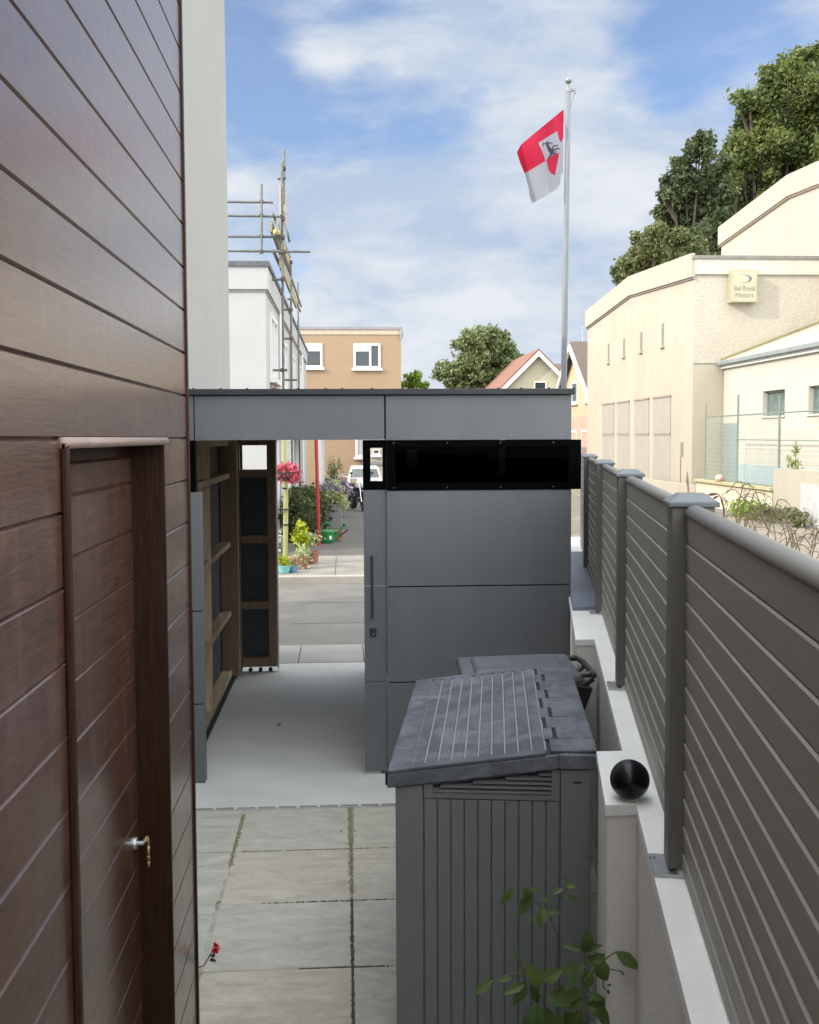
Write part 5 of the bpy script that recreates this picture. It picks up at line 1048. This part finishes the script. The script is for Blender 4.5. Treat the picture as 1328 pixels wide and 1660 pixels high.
wc = empty('watering_can', (-.40, 20.9, .02), 'green plastic watering can on the path beside the red pole', 'watering can')
m_can = mat('green_plastic', (.012, .14, .035), .35, .1, 6)
MB().lathe((-.40, 20.9, .03), [(0, 0), (.145, 0), (.155, .05), (.165, .22), (.15, .24), (.13, .25), (0, .25)], 20).build('body', m_can, wc)
mb = MB(); mb.path([(-.52, 20.9, .26), (-.50, 20.9, .36), (-.42, 20.9, .42), (-.32, 20.9, .40), (-.27, 20.9, .30)], .014, 8); mb.build('handle', m_can, wc)
mb = MB(); mb.tube((-.25, 20.9, .10), (-.07, 20.9, .36), .03, .016, 10).tube((-.08, 20.9, .35), (-.045, 20.9, .39), .018, .045, 10); mb.build('spout', m_can, wc)
MB().box(-.355, -.30, 20.735, 20.745, .10, .17).build('sticker', m_pvc, wc)
tp = empty('terracotta_pot', (-.18, 21.3, 0), 'small fallen terracotta pot beside the green watering can', 'pot')
MB().lathe((-.18, 21.3, .03), [(0, 0), (.07, 0), (.10, .16), (.115, .16), (.115, .2), (.09, .2), (0, .1)], 16).build('pot_body', m_terra, tp); mb = MB(); mb.tube((-.15, 21.2, .12), (.02, 21.1, .26), .015, n=6); mb.build('stick', m_bark, tp)
gpz = gz(0, 25.5)
lp = empty('lavender_planter', (-.32, 25.5, gpz), 'stone grey planter of purple lavender beside the path', 'planter')
MB().box(-.58, -.12, 24.9, 26.1, gpz+.03, gpz+.62).build('box', m_slatep, lp, bevel=.02)
leafcloud([((-.36, 25.3, .78), (.32, .6, .20)), ((-.12, 25.2, .55), (.12, .4, .26))], 1500, .08, 61, 0, .2).build('foliage', lf_var, lp)
leafcloud([((-.38, 25.2, .93), (.30, .6, .09))], 420, .055, 62, 0, .2).build('flower', lf_lav, lp)
lp2 = empty('grey_leaved_planter', (-.1, 30.5, gz(0, 30.5)), 'stone planter of purple and grey foliage further along the path', 'planter')
MB().box(-.55, -.05, 29.8, 31.2, gz(0, 30)+.03, .42).build('box', m_slatep, lp2, bevel=.02)
leafcloud([((-.3, 30.2, .62), (.35, .7, .26))], 1300, .09, 63, 0, .2).build('foliage', lf_lav, lp2)

# garden furniture clutter
def chair(x, y, z, rz, m, lab, first=None):
    e_ = empty('garden_chair', (x, y, z), lab, 'chair', rz=rz, group='garden chairs on the path')
    MB().box(-.24, .24, -.22, .22, .41, .44).build('seat', m, e_, local=True, bevel=.01)
    MB().hexa([(-.23, .19, .45), (.23, .19, .45), (.23, .215, .45), (-.23, .215, .45), (-.20, .30, .92), (.20, .30, .92), (.20, .325, .92), (-.20, .325, .92)]).build('backrest', m, e_, local=True, bevel=.01)
    for sx_, sy in ((-1, -1), (1, -1), (-1, 1), (1, 1)): MB().tube((sx_*.22, sy*.19, .41), (sx_*.25, sy*.23, 0), .016, n=8).build('leg', m, e_, local=True)
    for s in (-1, 1): MB().path([(s*.25, -.18, .42), (s*.27, -.18, .64), (s*.26, .22, .66)], .014, 8).build('armrest', m, e_, local=True)
    return e_
z_ = gz(0, 40)
chair(-.55, 38.0, gz(0, 38)+.03, .5, mat('charcoal_resin', (.03, .032, .035), .5), 'charcoal garden chair at left of the table by the white wall')
chair(.02, 39.6, gz(0, 39.6)+.03, -.9, mat('tan_wicker', (.35, .26, .18), .7), 'tan garden chair on the far side of the table')
tb = empty('garden_table', (-.15, 38.6, gz(0, 38.6)+.03), 'round garden table with a pale cloth beside the garden chairs', 'table')
zt_ = gz(0, 38.6)+.03
MB().lathe((-.15, 38.6, zt_+.70), [(0, 0), (.42, 0), (.42, .03), (0, .03)], 24).build('tabletop', mat('dark_table', (.06, .05, .045), .6), tb); MB().tube((-.15, 38.6, zt_+.04), (-.15, 38.6, zt_+.7), .035, n=10).lathe((-.15, 38.6, zt_), [(0, 0), (.25, 0), (.24, .03), (.04, .05)], 16).build('pedestal', m_dark, tb)
mb = MB(); mb.lathe((-.15, 38.6, zt_+.735), [(.0, .004), (.30, .004), (.40, 0), (.44, -.02), (.45, -.16), (.42, -.02)], 24); mb.build('pale_cloth', mat('pale_cloth', (.62, .52, .48), .9), label='pale pinkish cloth draped over the round garden table', cat='cloth')
e_ = empty('box_plant', (-.5, 36.3, gz(0, 36)), 'dark potted plant standing before the charcoal chair', 'potted plant', group='potted plants along the path')
MB().box(-.72, -.28, 36, 36.5, gz(0, 36)+.03, gz(0, 36)+.42).build('pot', m_dark, e_, bevel=.02); leafcloud([((-.5, 36.2, .38), (.28, .25, .28))], 500, .1, 71, 0, .3).build('foliage', lf_hedge, e_)
e_ = empty('tall_grass_plant', (-.45, 40.8, gz(0, 41)), 'tall thin stemmed plant rising behind the garden chairs', 'plant'); mb = MB(); rg = random.Random(8)
for k in range(16): dx = rg.uniform(-.35, .35); mb.path([(-.45+dx*.2, 40.8, -.3), (-.45+dx*.6, 40.8, .6), (-.45+dx, 40.7, 1.15+rg.uniform(-.3, .3))], [.012, .01, .004], 5)
mb.build('stem', lf_olive, e_); leafcloud([((-.42, 40.8, .7), (.35, .3, .5))], 260, .1, 75, 0, .2).build('foliage', lf_olive, e_)

# motorcycle
mz = gz(.3, 33)+.03
mc = empty('motorcycle', (.38, 33.4, mz), 'motorcycle with round headlight parked facing us on the path', 'motorcycle', rz=.25)
def wheel(par, y, r, w):
    t = MB(); prof = [(r-.09, -w/2), (r-.02, -w/2), (r, 0), (r-.02, w/2), (r-.09, w/2)]; n = 28; vs = []
    for k in range(n):
        a = 2*math.pi*k/n
        for rr, ww in prof: vs.append((ww, y+rr*math.cos(a), r+rr*math.sin(a)))
    q = len(prof); t.add(vs, [(k*q+i, k*q+(i+1) % q, ((k+1) % n)*q+(i+1) % q, ((k+1) % n)*q+i) for k in range(n) for i in range(q)]); wo = t.build('wheel', m_tyre, par, local=True)
    h = MB(); h.tube((-.05, y, r), (.05, y, r), .05, n=12)
    for k in range(6): a = math.pi*k/3; h.tube((0, y, r), (0, y+(r-.08)*math.cos(a), r+(r-.08)*math.sin(a)), .012, n=6)
    h.build('spokes', m_steel, wo, local=True)
wheel(mc, -.68, .31, .12); wheel(mc, .72, .31, .15)
MB().hexa([(-.12, -.2, .45), (.12, -.2, .45), (.12, .3, .40), (-.12, .3, .40), (-.13, -.15, .72), (.13, -.15, .72), (.13, .3, .72), (-.13, .3, .72)]).build('engine', m_dark, mc, local=True, bevel=.03)
MB().hexa([(-.13, -.35, .72), (.13, -.35, .72), (.12, .12, .72), (-.12, .12, .72), (-.11, -.28, .93), (.11, -.28, .93), (.10, .1, .86), (-.10, .1, .86)]).build('tank', m_carw, mc, local=True, bevel=.05)
MB().hexa([(-.12, .12, .72), (.12, .12, .72), (.10, .85, .74), (-.10, .85, .74), (-.12, .12, .82), (.12, .12, .82), (.09, .88, .84), (-.09, .88, .84)]).build('seat', m_tyre, mc, local=True, bevel=.03)
mb = MB()
for s in (-1, 1): mb.tube((s*.09, -.68, .31), (s*.09, -.40, .98), .022, n=8)
mb.tube((-.36, -.30, 1.04), (.36, -.30, 1.04), .014, n=8); mb.build('fork', m_chrome, mc, local=True)
MB().ball((0, -.50, .86), .10, 16, 1).build('headlight', mat('headlight_lens', (.8, .8, .8), .1), mc, local=True, smooth=True)
for s in (-1, 1): MB().path([(s*.3, -.30, 1.04), (s*.34, -.36, 1.18)], .007, 6).ball((s*.34, -.37, 1.2), .05, 10, .7).build('mirror', m_dark, mc, local=True)
MB().box(-.07, .07, -1.0, -.55, .64, .66).build('mudguard', m_carw, mc, local=True)

# white off-road car
cz = gz(.8, 41.5); cx_ = on(586, 760, 'Y', 41.5).x
CW = .68  # half width
car = empty('white_suv', (cx_+.12, 41.6, -.42), 'white off road car parked facing us before the apricot building', 'car')
sec = [(-2.05, .72, .42, .95), (-2.0, .80, .38, 1.02), (-1.0, .82, .36, 1.10), (-.9, .82, .36, 1.12), (2.0, .82, .36, 1.12), (2.1, .78, .40, 1.05)]
sc_ = .86
def loft(mb, S_):
    vs = []
    for y, hw_, z0, z1 in S_: vs += [(-hw_, y, z0), (hw_, y, z0), (hw_*1.0, y, (z0+z1)/2+.1), (hw_*.95, y, z1), (-hw_*.95, y, z1), (-hw_, y, (z0+z1)/2+.1)]
    n = 6; mb.add([(a*sc_, b*sc_, c*sc_) for a, b, c in vs], [(k*n+i, k*n+(i+1) % n, (k+1)*n+(i+1) % n, (k+1)*n+i) for k in range(len(S_)-1) for i in range(n)]+[tuple(range(n-1, -1, -1)), tuple(range((len(S_)-1)*n, len(S_)*n))])
mb = MB(); loft(mb, sec); mb.build('body', m_carw, car, local=True, bevel=.03)
mb = MB(); 
def cabin(mb, g=0, zb_=1.10, zt2=1.62):
    mb.hexa([tuple(c*sc_ for c in p) for p in [(-.76, -.95, zb_), (.76, -.95, zb_), (.76, 2.0, zb_), (-.76, 2.0, zb_), (-.62, -.40, zt2), (.62, -.40, zt2), (.62, 1.85, zt2), (-.62, 1.85, zt2)]])
cabin(mb); mb.build('cabin', m_carw, car, local=True, bevel=.04)
MB().hexa([tuple(c*sc_ for c in p) for p in [(-.66, -.935, 1.16), (.66, -.935, 1.16), (.66, -.90, 1.14), (-.66, -.90, 1.14), (-.56, -.535, 1.53), (.56, -.535, 1.53), (.56, -.50, 1.51), (-.56, -.50, 1.51)]]).build('windscreen', mat('car_glass', (.10, .11, .11), .1, .3, 3), car, local=True)
for s in (-1, 1):
    MB().hexa([tuple(c*sc_ for c in p) for p in [(s*.60, -2.09, .76), (s*.76, -2.05, .76), (s*.76, -1.98, .76), (s*.60, -1.98, .76), (s*.60, -2.09, .92), (s*.76, -2.05, .92), (s*.76, -1.98, .92), (s*.60, -1.98, .92)]]).build('headlight', MATS['headlight_lens'], car, local=True)
    MB().box(s*.92-.07, s*.92+.07, -.62, -.55, .98, 1.12).box(min(s*.68, s*.86), max(s*.68, s*.86), -.59, -.57, 1.0, 1.03).build('mirror', m_carw, car, local=True, bevel=.015)
    for y in (-1.25, 1.35): MB().tube((s*.58, y, .31), (s*.73, y, .31), .31, n=24).tube((s*.72, y, .31), (s*.735, y, .31), .18, n=16).build('wheel', m_tyre, car, local=True)
MB().box(-.42, .42, -1.785, -1.76, .62, .80).build('grille', m_dark, car, local=True); MB().box(-.62, .62, -1.80, -1.74, .36, .50).build('bumper', mat('grey_bumper', (.2, .2, .2), .6), car, local=True, bevel=.02)
MB().box(-.22, .22, -1.806, -1.801, .39, .47).build('number_plate', m_pvc, car, local=True)
